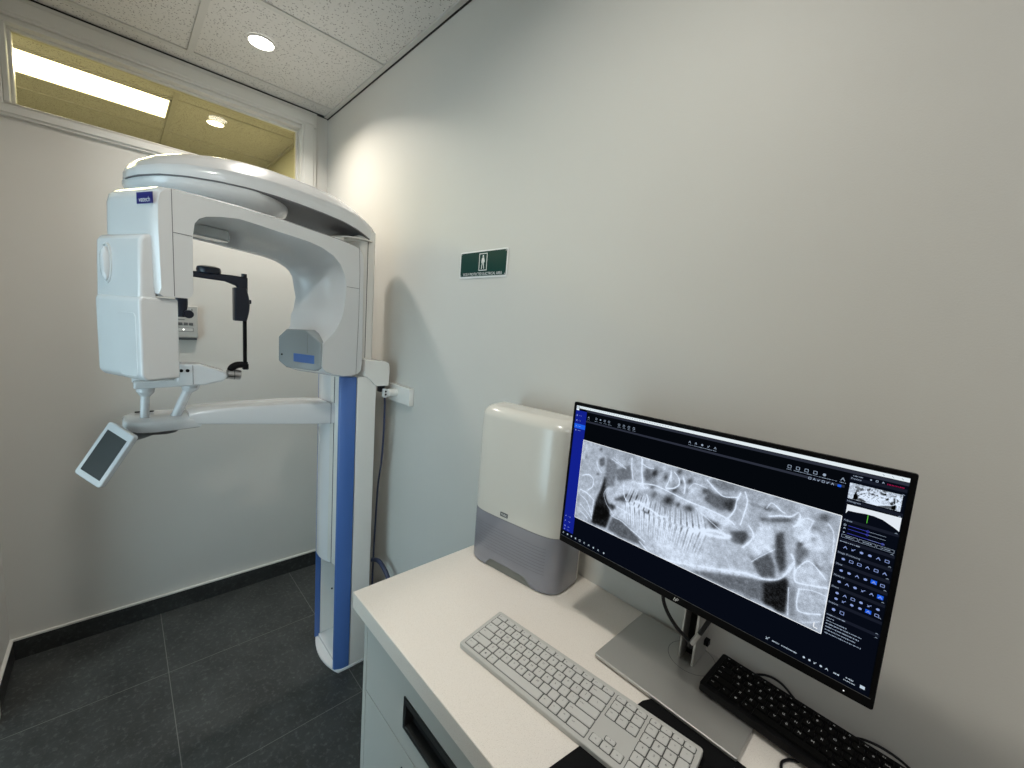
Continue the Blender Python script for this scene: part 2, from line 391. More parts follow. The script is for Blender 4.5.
# ------------------------------------------------------------------ x-ray scanner
CX = .785
mach = empty('dental_x_ray_scanner', (CX, -.175, 0), 0,
             'tall white dental panoramic x-ray scanner with blue edge strips standing on the tile floor', 'x-ray machine')
W_ = M['white']
def outer_plan(inset=0.0, yb=-.102, yf=-.235):
    """plan of the fixed column, seen from above: front bulges to -y"""
    x0, x1 = .642+inset, .928-inset; pts = [(x1, yb), (x1+.002-inset*0, -.17)]
    n = 14
    for k in range(n+1):
        t = k/n; x = x1 + (x0-x1)*t
        y = yf - .033*math.sin(PI*t)**.8 + inset
        pts.append((x, y))
    pts += [(x0-.002, -.17), (x0, yb)]
    return pts
xy = lambda a, b, h: (a, b, h)
# foot plate and its lip, flat back section, two side shells
g = B(); prism(g, outer_plan(-.002), 0, .012, xy); obj('foot_plate', g, W_, mach, bevel=.002)
g = B()   # channel between the blue strips: back wall, inner cheeks, two side shells
box(g, .648, -.128, .012, .922, -.102, 1.353)
prism(g, [(.926, -.102), (.929, -.15), (.928, -.185), (.905, -.185), (.905, -.102)], .012, 1.353, xy)
prism(g, [(.644, -.102), (.641, -.15), (.642, -.2255), (.662, -.2255), (.665, -.102)], .012, 1.353, xy)
obj('column', g, M['white_warm'], mach, bevel=.002)
g = B(); prism(g, [(.905, -.186), (.929, -.189), (.926, -.222), (.913, -.249), (.902, -.253), (.898, -.245), (.898, -.186)], .012, 1.353, xy)
s = obj('edge_strip', g, M['blue'], mach, bevel=.002)
g = B(); prism(g, [(.650, -.226), (.642, -.226), (.645, -.238), (.650, -.246), (.657, -.251), (.661, -.246), (.660, -.226)], .012, 1.353, xy)
obj('edge_strip', g, M['blue'], mach, bevel=.002)
obj('channel_floor', BX(.665, -.235, .012, .905, -.128, .03), W_, mach, bevel=.002)
obj('screw', disc(B(), (.669, -.175, .25), .004, .003, 'x', 10), M['black'], mach)
# sliding carriage cover
def cov(x0, x1, yb, yf, bulge, n=14):
    p = [(x1, yb)]
    for k in range(n+1):
        t = k/n; p.append((x1+(x0-x1)*t, yf-bulge*math.sin(PI*min(1, max(0, t)))**.75))
    p.append((x0, yb)); return p
g = B(); prism(g, cov(.622, .842, -.15, -.226, .038), .485, 1.353, xy); car = obj('carriage_cover', g, M['white'], mach, bevel=.003)
g = B(); prism(g, cov(.632, .8965, -.15, -.238, .012), .50, 1.353, xy); obj('carriage_inner_cover', g, M['white_warm'], mach, bevel=.002)
# cap on the column, with the arch-shaped lower edge on its side
g = B(); prof = [(-.158, 1.353), (-.150, 1.353), (-.135, 1.343), (-.112, 1.318), (-.100, 1.312), (-.048, 1.312), (-.045, 1.39), (-.05, 1.412), (-.07, 1.42), (-.158, 1.428)]
prism(g, [(y, z) for y, z in prof], .634, .936, lambda a, b, h: (h, a, b)); obj('column_cap', g, M['white_warm'], mach, bevel=.008, seg=3)
obj('cap_slot', BX(.86, -.135, 1.425, .872, -.12, 1.4305), M['black'], mach)
obj('cap_latch', BX(.905, -.088, 1.285, .93, -.062, 1.314), M['black'], mach, bevel=.003)
# inner telescopic column
g = B(); prism(g, rrect(.690, -.172, .880, -.098, .02), 1.40, 1.955, xy); ic = obj('inner_column', g, M['white_warm'], mach)
obj('column_seam', BX(.8815, -.138, 1.43, .8832, -.1365, 1.93), M['black'], ic)
obj('rail_slot', BX(.72, -.1735, 1.86, .755, -.171, 1.96), M['grey_dark'], ic)
# wall bracket
g = BX(.815, -.022, 1.243, 1.070, -.0005, 1.318)
br = obj('wall_bracket', g, M['white_warm'], mach, bevel=.002)
obj('bracket_spacer', disc(B(), (.955, -.062, 1.285), .017, .042, 'y', 24), M['white_warm'], br, bevel=.002)
obj('bracket_socket', BX(.925, -.075, 1.262, .948, -.06, 1.30), M['white_matt'], br, bevel=.003)
for dz_ in (-.006, .008): obj('socket_hole', disc(B(), (.9482, -.068, 1.282+dz_), .004, .0015, 'x', 10), M['black'], br)

# overhead arm: boat shaped shell with a raised dome
def interp(tab, y):
    ys = [t[0] for t in tab]; return [float(np.interp(y, ys, [t[i] for t in tab])) for i in range(1, len(tab[0]))]
#       y     half-width  seam z  band height  dome height
ARM = [(-.874, .035, 1.956, .016, .008), (-.866, .075, 1.957, .020, .022), (-.844, .122, 1.961, .024, .038), (-.80, .165, 1.968, .028, .054), (-.74, .190, 1.975, .032, .066), (-.66, .200, 1.981, .036, .074),
       (-.58, .200, 1.983, .039, .078), (-.50, .193, 1.981, .042, .078), (-.42, .180, 1.976, .044, .076), (-.34, .166, 1.969, .046, .072), (-.26, .150, 1.959, .049, .064),
       (-.20, .132, 1.946, .052, .050), (-.155, .112, 1.932, .054, .034), (-.12, .090, 1.921, .052, .020), (-.095, .062, 1.915, .046, .010), (-.085, .035, 1.915, .042, .005)]
def arm_ring(y, n=28):
    w, zs, bh, dh = interp(ARM, y); pts = []
    pts.append((CX+w, y, zs)); pts.append((CX+w*1.008, y, zs+bh*.5)); pts.append((CX+w*.985, y, zs+bh))
    for k in range(1, n):
        c = math.cos(PI*k/n)
        pts.append((CX+w*.985*c, y, zs+bh+dh*(1-abs(c)**2.1)))
    pts.append((CX-w*.985, y, zs+bh)); pts.append((CX-w*1.008, y, zs+bh*.5)); pts.append((CX-w, y, zs))
    pts.append((CX-w*.93, y, zs+.004)); pts.append((CX-w*.5, y, zs+.012)); pts.append((CX+w*.5, y, zs+.012)); pts.append((CX+w*.93, y, zs+.004))
    return pts
ys = list(np.interp(np.linspace(0, 1, 60), np.linspace(0, 1, len(ARM)), [t[0] for t in ARM]))
oa = obj('overhead_arm', loft(B(), [arm_ring(y) for y in ys]), W_, mach, smooth=50)
# dark joint under the shell edge
g = B(); rings = []
for y in ys[2:-2]:
    w, zs, bh, dh = interp(ARM, y); w *= .985
    rings.append([(CX+w, y, zs+.001), (CX+w, y, zs-.0035), (CX-w, y, zs-.0035), (CX-w, y, zs+.001)])
obj('arm_joint', loft(B(), rings), M['seam'], oa)
# underside bowl carrying the turning gantry
rings = []; cyb, ay, ax = -.648, .232, .212
for k, (sc, dz_) in enumerate(((.985, .0), (.985, -.010), (.955, -.026), (.86, -.044), (.66, -.062), (.42, -.080))):
    ring = []
    for j in range(56):
        a = 2*PI*j/56; x = CX+ax*sc*math.cos(a); y = cyb+ay*sc*math.sin(a)
        w, zs, bh, dh = interp(ARM, min(max(cyb+ay*math.sin(a), -.87), -.06))
        if abs(x-CX) > w*sc*.985: x = CX+math.copysign(w*sc*.985, x-CX)
        ring.append((x, y, zs+dz_))
    rings.append(ring)
obj('pivot_housing', loft(B(), rings), W_, mach, smooth=50)
# guide plate round the column under the rear of the arm
g = B(); pts = [(CX+.15*math.cos(a), -.165+.115*math.sin(a)) for a in np.linspace(0, 2*PI, 40, endpoint=False)]
pts = [(CX+(a-CX)*.82, -.175+(b+.165)*.8) for a, b in pts]
prism(g, pts, 1.912, 1.918, xy); obj('guide_plate', g, M['white_warm'], mach, bevel=.002)

# turning gantry (own frame: x = along the arm towards the detector, y = across, z up)
GK = .87                                            # size of the gantry parts drawn below
gan = empty('gantry', (1.020, -.604, 0), R(25-90)); gan.parent = mach
gan.matrix_basis = WM[mach.name].inverted() @ WM[gan.name]
TOPZ = 1.934
outer = [(.340, 1.640), (.342, 1.80), (.340, 1.880), (.334, 1.905), (.318, 1.920), (.29, 1.925), (.22, 1.930), (.097, 1.935), (-.067, 1.936), (-.18, 1.932), (-.338, 1.926), (-.43, 1.918), (-.465, 1.908), (-.485, 1.885), (-.492, 1.85), (-.495, 1.70), (-.497, 1.50), (-.498, 1.38), (-.490, 1.340), (-.47, 1.328), (-.43, 1.322), (-.38, 1.324), (-.32, 1.335), (-.28, 1.35), (-.262, 1.362), (-.256, 1.376)]
inner = [(-.256, 1.478), (-.263, 1.484), (-.314, 1.526), (-.343, 1.565), (-.360, 1.600), (-.372, 1.66), (-.379, 1.727), (-.368, 1.778), (-.340, 1.820), (-.301, 1.848), (-.24, 1.868), (-.178, 1.877), (-.105, 1.881), (-.042, 1.883), (.03, 1.887), (.101, 1.889), (.16, 1.880), (.205, 1.868), (.226, 1.856), (.238, 1.840), (.244, 1.80), (.246, 1.70), (.246, 1.640), (.250, 1.625), (.262, 1.617), (.325, 1.617), (.336, 1.624)]
prof = outer + inner
def belly(i):           # how far the inside surface swells towards the middle of the section, per inner point
    s, z = inner[i]
    if i <= 1: return 0
    if i == 2: return .018
    if i <= 5: return .045
    if i <= 9: return .064
    if i <= 15: return .062
    if i <= 17: return .045
    if i <= 19: return .02
    return 0
def inner_normal(i):
    if i == 0 or i >= len(inner)-1: return (0, 0)
    a, b = inner[i-1], inner[i+1]; tx, tz = b[0]-a[0], b[1]-a[1]; L = math.hypot(tx, tz)
    return (tz/L, -tx/L)
NB = 16; hw = .122; rings = []
for j in range(NB+1):
    q = -1 + 2*j/NB; b_ = hw*math.copysign(abs(q)**.8, q)
    edge = 1-abs(q)**6          # rounds the outer rim
    sh = .010*(abs(q)**10)
    ring = []
    cx0, cz0 = -.08, 1.66
    for s, z in outer:
        ds, dz_ = cx0-s, cz0-z; L = math.hypot(ds, dz_); ring.append((s+ds/L*sh, b_, z+dz_/L*sh))
    for i, (s, z) in enumerate(inner):
        nx, nz = inner_normal(i); k = belly(i)*min(1, (1-q)/1.7)
        ring.append((s+nx*k, b_, z+nz*k))
    rings.append(ring)
def gobj(name, bm, mat, parent=None, **k):
    return obj(name, gb(bm), mat, parent or gan, **k)
M_g = WM[gan.name] @ Matrix.Translation((0, 0, .2088)) @ Matrix.Scale(GK, 4)
def gb(bm): bm.transform(M_g); return bm           # gantry frame -> world, for children of children
arch = gobj('c_arm', loft(B(), rings), W_, smooth=40)
# seams on the side and across the leg
g = B(); y = hw-.0002; xs_ = [(-.452, 1.912), (-.460, 1.80), (-.460, 1.60), (-.452, 1.335)]
va = [[g.verts.new((x+e, y+h, z)) for x, z in xs_] for e, h in ((-.0008, 0), (-.0008, .0009), (.0008, .0009), (.0008, 0))]
for i in range(3):
    for k in range(4): g.faces.new((va[k][i], va[k][i+1], va[(k+1) % 4][i+1], va[(k+1) % 4][i]))
gobj('panel_seam', g, M['seam'], smooth=0)
gobj('panel_seam', BX(-.460, y, 1.728, -.382, y+.0009, 1.730), M['seam'], smooth=0)
gobj('panel_seam', BX(.2965, y, 1.620, .2981, y+.0009, 1.920), M['seam'], smooth=0)
gobj('panel_seam', BX(.246, y, 1.800, .2965, y+.0009, 1.8018), M['seam'], smooth=0)
# smoked window of the tube head with its blue block
wpts = [(-.128, 1.488), (-.080, 1.525), (.030, 1.530), (.117, 1.482), (.117, 1.374), (.085, 1.358), (-.080, 1.356), (-.128, 1.382)]
g = B(); prism(g, wpts, -.30, -.246, lambda a, b, h: (h, a, b)); win = gobj('tube_window', g, M['grey_face'], bevel=.004)
obj('window_block', gb(BX(-.2465, -.035, 1.388, -.2445, .083, 1.424)), M['blue'], win, smooth=0)
obj('window_sensor', gb(disc(B(), (-.2465, -.105, 1.412), .004, .003, 'x', 12)), M['black'], win)
obj('panel_seam', gb(BX(-.2462, .044, 1.43, -.2452, .0455, 1.51)), M['seam'], win, smooth=0)
# handle slot inside the arch
g = B(); prism(g, rrect(.06, -.035, .235, .035, .03), 1.822, 1.86, xy); gobj('arch_recess_cover', g, M['grey_face'], bevel=.006)
# detector housing
dprof = [(.262, 1.372), (.380, 1.372), (.386, 1.40), (.386, 1.590), (.380, 1.612), (.362, 1.650), (.352, 1.70), (.349, 1.775), (.342, 1.795), (.315, 1.80), (.262, 1.60)]
dp = [(a, b) for a, b in dprof]
g = B(); prism(g, [(.280, 1.375), (.366, 1.372), (.379, 1.388), (.379, 1.600), (.372, 1.612), (.280, 1.612)], -.104, .110, lambda a, b, h: (a, h, b))
det = gobj('detector_housing', g, W_, bevel=.010, seg=4)
g = B(); prism(g, [(.330, 1.59), (.374, 1.595), (.373, 1.612), (.371, 1.650), (.370, 1.70), (.367, 1.765), (.360, 1.780), (.33, 1.79)], -.110, .102, lambda a, b, h: (a, h, b))
gobj('detector_neck', g, W_, bevel=.008, seg=4)
# oval grip on the outer face
g = B()
ell = lambda sc, x: [(x, -.052+.025*sc*math.cos(a), 1.700+.058*sc*math.sin(a)) for a in np.linspace(0, 2*PI, 32, endpoint=False)]
loft(g, [ell(1, .365), ell(1, .3725), ell(.9, .3735), ell(.86, .370)]); grip = gobj('oval_grip', g, M['white_matt'])
g = loft(B(), [[(x+.013, -.048+.014*s_*math.cos(a), 1.698+.048*s_*math.sin(a)) for a in np.linspace(0, 2*PI, 28, endpoint=False)] for s_, x in ((1, .353), (1, .365), (.75, .371), (.3, .373))])
gobj('thumb_wheel', g, W_)
# shallow panel outline on the lower outer face
g = B(); loft(g, [[(x, y, z) for y, z in rrect(.052*-1+.11-.05, 1.384, .092, 1.565, .012)] for x in (.377, .3800)]); gobj('grip_rib', g, W_, bevel=.001)
# navy label with the maker's word
g = B(); box(g, .3405, .047, 1.868, .3425, .118, 1.898)
lab = gobj('maker_label', g, M['blue_lab'], smooth=0)
g = B(); put_text(g, 'vatech', lambda a, b: (.3431, .084+a, 1.879+b), .02, width=.050); obj('label_text', gb(g), M['sign_white'], lab, smooth=0, kind='flat')

# ------------------------------------------------------------------ support arm and patient positioning
g = B(); rings = []
for y, x0, x1, z0, z1 in ((-.232, .700, .852, 1.145, 1.231), (-.262, .700, .852, 1.147, 1.232), (-.32, .700, .852, 1.150, 1.236), (-.45, .704, .851, 1.162, 1.240), (-.60, .708, .850, 1.178, 1.240), (-.70, .710, .850, 1.188, 1.236), (-.735, .712, .850, 1.190, 1.230)):
    rings.append([(p[0], y, p[1]) for p in rrect(x0, z0, x1, z1, [.004, .010, .010, .004], 3)])
obj('carriage_seam', BX(.8425, -.2485, .50, .8445, -.23, 1.345), M['seam'], mach, smooth=0)
sa = obj('support_arm', loft(g, rings), W_, mach, smooth=40)
g = B(); prism(g, rrect(.695, -.283, .856, -.262, .002), 1.140, 1.238, xy); obj('arm_collar', BX(.6992, -.2640, 1.1460, .8530, -.2620, 1.2330), M['seam'], sa, smooth=0)
# rounded end pad
pp = [(.846, -.700), (.854, -.735), (.866, -.775), (.874, -.82), (.870, -.86), (.854, -.886), (.825, -.902), (.735, -.902), (.702, -.888), (.682, -.86), (.676, -.82), (.680, -.775), (.694, -.735), (.712, -.695)]
g = B(); loft(g, [[(x, y, z) for x, y in [(CX-.01+(a-CX+.01)*s_, -.80+(b+.80)*s_) for a, b in pp]] for s_, z in ((.88, 1.176), (.97, 1.180), (1, 1.190), (1, 1.204), (.975, 1.211), (.92, 1.214))])
pad = obj('arm_end_pad', g, W_, mach, smooth=45)
obj('pad_clip', BX(.70, -.87, 1.213, .706, -.82, 1.218), M['black'], pad)
g = loft(B(), [[(.80+q*.036*math.cos(a), -.805+q*.048*math.sin(a), z) for a in np.linspace(0, 2*PI, 24, endpoint=False)] for q, z in ((1, 1.178), (1, 1.168), (.8, 1.160))])
obj('screen_swivel', g, M['grey_dark'], mach)
def post(b, t, r, fl):
    g = B(); tube(g, [b, t], [r, r*.92], 20); o = obj('post', g, W_, mach)
    v = Vector(t); dr = (Vector(t)-Vector(b)).normalized()
    g = B(); tube(g, [v-dr*.030, v-dr*.014, v+dr*.004], [r*1.0, fl, fl], 20); obj('post_flange', g, W_, o)
post((.79, -.848, 1.205), (.79, -.842, 1.316), .0125, .024)
post((.79, -.770, 1.205), (.79, -.722, 1.325), .0145, .026)
# tray carrying chin rest and head supports
g = B(); prism(g, [(-.872, 1.316), (-.69, 1.324), (-.634, 1.336), (-.622, 1.350), (-.626, 1.370), (-.700, 1.397), (-.758, 1.398), (-.764, 1.343), (-.872, 1.343)], .748, .835, lambda a, b, h: (h, a, b))
tray = obj('positioning_tray', g, W_, mach, bevel=.006, seg=3)
obj('panel_seam', BX(.8352, -.7215, 1.328, .8362, -.7200, 1.394), M['seam'], tray, smooth=0)
for y in (-.752, -.735): obj('port_hole', disc(B(), (.835, y, 1.376), .0055, .0022, 'x', 16), M['black'], tray)
g = B(); disc(g, (.79, -.845, 1.335), .03, .016, 'z', 24); disc(g, (.79, -.79, 1.338), .022, .02, 'z', 24); obj('tray_boss', g, M['white_matt'], tray)
g = B(); tube(g, [(.79, -.618, 1.356), (.79, -.574, 1.352)], .0185, 24); kn = obj('side_knob', g, M['steel'], mach, bevel=.003)
obj('knob_groove', tube(B(), [(.79, -.597, 1.354), (.79, -.594, 1.354)], .0190, 24), M['grey_dark'], kn)
g = B(); tube(g, spline([(.79, -.606, 1.364), (.79, -.600, 1.380), (.79, -.582, 1.390), (.79, -.552, 1.390)], 6), [.0125]*13+[.012]*6, 12); obj('hinge_arm', g, M['black'], mach)
obj('upright_bar', BX(.779, -.5675, 1.372, .800, -.5490, 1.395), M['black'], mach, bevel=.003)
g = B(); box(g, .783, -.5655, 1.39, .797, -.5535, 1.72); ub = obj('support_rod', g, M['black'], mach, bevel=.003)
# upper head support: cross bar, puck, temple pads
g = B(); prism(g, [(-.78, 1.712), (-.78, 1.696), (-.62, 1.690), (-.585, 1.678), (-.572, 1.640), (-.5505, 1.64), (-.5505, 1.712), (-.60, 1.714)], .778, .802, lambda a, b, h: (h, a, b))
obj('head_bar', g, M['navy_black'], mach, bevel=.004)
g = B(); rings = [[(.79+q*.030*math.cos(a), -.665+q*.036*math.sin(a), z) for a in np.linspace(0, 2*PI, 28, endpoint=False)] for q, z in ((.6, 1.708), (.95, 1.712), (1, 1.722), (.92, 1.732), (.6, 1.736))]
obj('head_puck', loft(g, rings), M['navy_black'], mach)
obj('top_knob', disc(B(), (.79, -.560, 1.712), .009, .012, 'z', 16), M['navy_black'], mach)
def temple(y0, zt, zb, th, lean=0.0):
    rings = []
    for k in range(9):
        t = k/8; z = zt+(zb-zt)*t; off = .010*math.sin(PI*t)
        rings.append([(a, b, z) for a, b in rrect(.765, y0-th+off*0-.004+lean*t, .812, y0+off+lean*t, .006, 3)])
    return loft(B(), rings)
tp = obj('temple_pad', temple(-.556, 1.672, 1.553, .034), M['navy_black'], mach, bevel=.002)
obj('pad_knob', disc(B(), (.79, -.549, 1.625), .008, .010, 'y', 14), M['navy_black'], tp)
tp = obj('temple_pad', temple(-.738, 1.67, 1.555, .018, .004), M['navy_black'], mach, bevel=.002)
obj('pad_knob', disc(B(), (.80, -.726, 1.566), .014, .018, 'x', 20), M['navy_black'], tp)

# touch panel on its short bracket
c0 = Vector((.900, -.945, 1.133)); uu = Vector((.753, .538, -.378)).normalized(); vv = Vector((-.101, -.474, -.875)); vv = (vv-uu*vv.dot(uu)).normalized(); nn = vv.cross(uu)*-1
if nn.x < 0: nn = -nn
TM = Matrix(((uu.x, vv.x, nn.x, c0.x), (uu.y, vv.y, nn.y, c0.y), (uu.z, vv.z, nn.z, c0.z), (0, 0, 0, 1)))
hw_, hh_ = .050, .088
g = B(); prism(g, rrect(-hw_, -hh_, hw_, hh_, .009, 5), -.017, 0, xy); g.transform(TM); tp = obj('touch_panel', g, M['white'], mach, bevel=.003)
g = B(); box(g, -.037, -.065, 0, .038, .069, .0006); g.transform(TM); obj('panel_screen', g, M['lcd_off'], tp, smooth=0)
g = B(); tube(g, [TM @ Vector((.015, -.06, -.012)), Vector((.82, -.86, 1.163)), Vector((.80, -.83, 1.168))], .014, 14); obj('panel_bracket', g, M['grey_dark'], mach)

# loose cables behind the column
g = B(); tube(g, spline([(.925, -.068, 1.285), (.930, -.062, 1.25), (.928, -.060, 1.11), (.912, -.058, .96), (.885, -.056, .85), (.865, -.05, .75), (.85, -.05, .45), (.85, -.05, .10), (.85, -.05, .005)], 8), .0045, 8)
obj('power_cable', g, M['cable_blue'], mach)
g = B(); tube(g, spline([(.88, -.07, .47), (.91, -.055, .475), (.96, -.05, .46), (1.01, -.045, .41), (1.04, -.04, .30), (1.05, -.04, .15), (1.05, -.05, .012)], 8), .010, 12)
obj('flexible_conduit', g, M['cable_blue'], None, label='thick dark blue cable loop curving to the floor between column and desk', cat='cable')
# exposure control box on the far wall
t = empty('exposure_control_box', (0, -.664, 1.43), 0, 'small grey wall-mounted control box with buttons seen through the scanner arch', 'control box')
obj('box_body', BX(0, -.715, 1.432, .028, -.613, 1.588), plain('control_box_grey', (.42, .42, .40), .4), t, bevel=.004)
obj('box_base', BX(0, -.71, 1.422, .022, -.618, 1.433), M['grey_dark'], t, bevel=.002)
for k in range(4): obj('button', BX(.028, -.710+.0205*k, 1.494, .0305, -.694+.0205*k, 1.507), M['grey_dark'], t, bevel=.001)
g = B(); box(g, .028, -.708, 1.463, .0287, -.632, 1.482); lp = obj('indicator_panel', g, M['grey_dark'], t, smooth=0)
obj('indicator_window', BX(.0287, -.706, 1.465, .0291, -.634, 1.480), plain('pale_panel', (.5, .5, .48), .4), lp, smooth=0)
obj('indicator_light', disc(B(), (.0291, -.670, 1.4725), .0035, .001, 'x', 12), emis('indicator_glow', (1, 1, .95), 2.5), lp)
obj('button', BX(.028, -.638, 1.565, .030, -.634, 1.575), M['grey_dark'], t)
obj('box_marking', BX(.028, -.70, 1.519, .0285, -.665, 1.522), M['grey_dark'], t, smooth=0)
# ------------------------------------------------------------------ desk
KZ = .947
obj('worktop', BX(1.699, -.513, KZ-.042, 3.35, -.0005, KZ), M['counter'], None, smooth=0, bevel=.0015, label='pale speckled stone worktop running along the right wall under the monitor', cat='worktop')
cab = empty('drawer_cabinet', (2.5, -.25, 0), 0, 'pale grey drawer cabinet with a dark recessed pull under the speckled worktop', 'cabinet')
obj('carcass', BX(1.741, -.482, .09, 3.34, -.013, KZ-.0425), M['cab'], cab, smooth=0)
obj('end_panel', BX(1.741, -.5005, .0, 1.757, -.013, KZ-.0425), M['cab'], cab, smooth=0, bevel=.001)
obj('plinth', BX(1.757, -.45, 0, 3.34, -.43, .09), M['cab'], cab, smooth=0)
def front(z0, z1, x0=1.760, x1=3.338, hz=None):
    g = B(); hx0, hx1 = 1.937, 2.30
    if hz:
        for a in ((x0, z0, hx0, z1), (hx1, z0, x1, z1), (hx0, z0, hx1, hz[0]), (hx0, hz[1], hx1, z1)): box(g, a[0], -.5005, a[1], a[2], -.4825, a[3])
    else: box(g, x0, -.5005, z0, x1, -.4825, z1)
    f = obj('drawer_front', g, M['cab'], cab, smooth=0)
    if hz:
        g = B(); z0, z1 = hz; t = .010
        for a in ((hx0, z0, hx1, z0+t), (hx0, z1-t-.004, hx1, z1), (hx0, z0+t, hx0+t, z1-t), (hx1-t, z0+t, hx1, z1-t)): box(g, a[0], -.5035, a[1], a[2], -.4826, a[3])
        h = obj('pull_frame', g, M['handle'], f, smooth=0, bevel=.001)
        obj('pull_recess', BX(hx0+t, -.4840, z0+t, hx1-t, -.4822, z1-t), M['handle_in'], f, smooth=0)
front(.721, .903, hz=(.769, .842)); front(.405, .718, hz=(.60, .673)); front(.093, .402)

# ------------------------------------------------------------------ paper towel dispenser
DW, DD, DH = .301, .125, .447
disp = empty('paper_towel_dispenser', (1.865, -.110, KZ), R(8.5), 'white paper towel dispenser with a smoky grey lower half on the worktop beside the monitor', 'paper towel dispenser')
def dring(z, ins=0.0, insb=None, n=7):
    x = DW/2-ins; y0 = -DD/2+ins; y1 = DD/2-.012-(0 if insb is None else insb)
    pts = []
    pts += [(x, y1)]
    # right side to the bulging front
    N = 30
    for k in range(N+1):
        a = -PI/2*0; t = -1+2*k/N                     # t from -1 (right) to 1 (left)
        a = t*PI/2
        c = math.cos(a); s = math.sin(a)
        px = -math.copysign(abs(s)**.42, s)*x; py = y1-.012-(y1-.012-y0)*(abs(c)**.42)
        pts.append((px, py))
    pts += [(-x, y1)]
    return [(a, b, z) for a, b in pts]
def top_rings(z0, z1):
    out = [dring(z0)]
    for k in range(1, 9):
        a = PI/2*k/8; rr = .034
        out.append(dring(z1-rr+rr*math.sin(a), rr*(1-math.cos(a)), rr*(1-math.cos(a))*.6))
    return out
ZS = .152
obj('cover', loft(B(), [dring(ZS+.001)]+top_rings(ZS+.02, DH)), M['disp_white'], disp, local=True, smooth=50)
# lower cover with the paper slot cut into its front edge
g = B(); base = dring(0); lowr = []; n = len(base)
for (x, y, _) in base:
    z = .004
    if y < -.02 and -.070 < x < .082: z = .004 + .022*min(1, max(0, (x+.070)/.008))*min(1, max(0, (.082-x)/.026))
    lowr.append((x, y, z))
def at(z, ins=0): return [(a*(1-ins), b, max(z, l[2])) for (a, b, _), l in zip(dring(z), lowr)]
loft(g, [[(a*.985, b*.985, l[2]) for (a, b, _), l in zip(dring(0), lowr)], lowr, at(.03), at(.09), at(ZS)], cap=False)
lo_ = obj('lower_cover', g, M['smoke'], disp, local=True, smooth=50)
g = loft(B(), [[(a*.955, b*.93, z) for a, b, _ in dring(0)] for z in (.0005, ZS)]); obj('inner_body', g, M['smoke_in'], disp, local=True, smooth=50)
for k in range(9):
    z = .052+.0085*k
    pts = [(a*1.004, b*1.010, z) for a, b, _ in dring(z) if b < -.02]
    g = B(); vs = [[g.verts.new((p[0], p[1], z+dz_)) for p in pts] for dz_ in (-.0005, .0005)]
    for i in range(len(pts)-1):
        if -.13 < pts[i][0] < .115: g.faces.new((vs[0][i], vs[0][i+1], vs[1][i+1], vs[1][i]))
    for v in [v for v in g.verts if not v.link_faces]: g.verts.remove(v)
    obj('cover_groove', g, plain('groove_grey', (.10, .10, .12), .4) if k == 0 else bpy.data.materials['groove_grey'], disp, local=True, smooth=0)
g = B(); box(g, -DW/2+.001, DD/2-.013, .0, DW/2-.001, DD/2, DH-.006); obj('back_plate', g, M['disp_white'], disp, local=True, smooth=0, bevel=.004)
g = B(); bx_ = -.022
prism(g, rrect(bx_-.013, .160, bx_+.013, .172, .002, 3), -DD/2-.0006, -DD/2+.004, lambda a, b, h: (a, h, b)); lg = obj('maker_badge', g, M['grey_dark'], disp, local=True, smooth=0)
def dw(bm): bm.transform(WM[disp.name]); return bm
g = B(); put_text(g, 'TORK', lambda a, b: (bx_+a, -DD/2-.0010, .166+b), .008, width=.020); obj('badge_text', dw(g), M['sign_white'], lg, smooth=0, kind='flat')

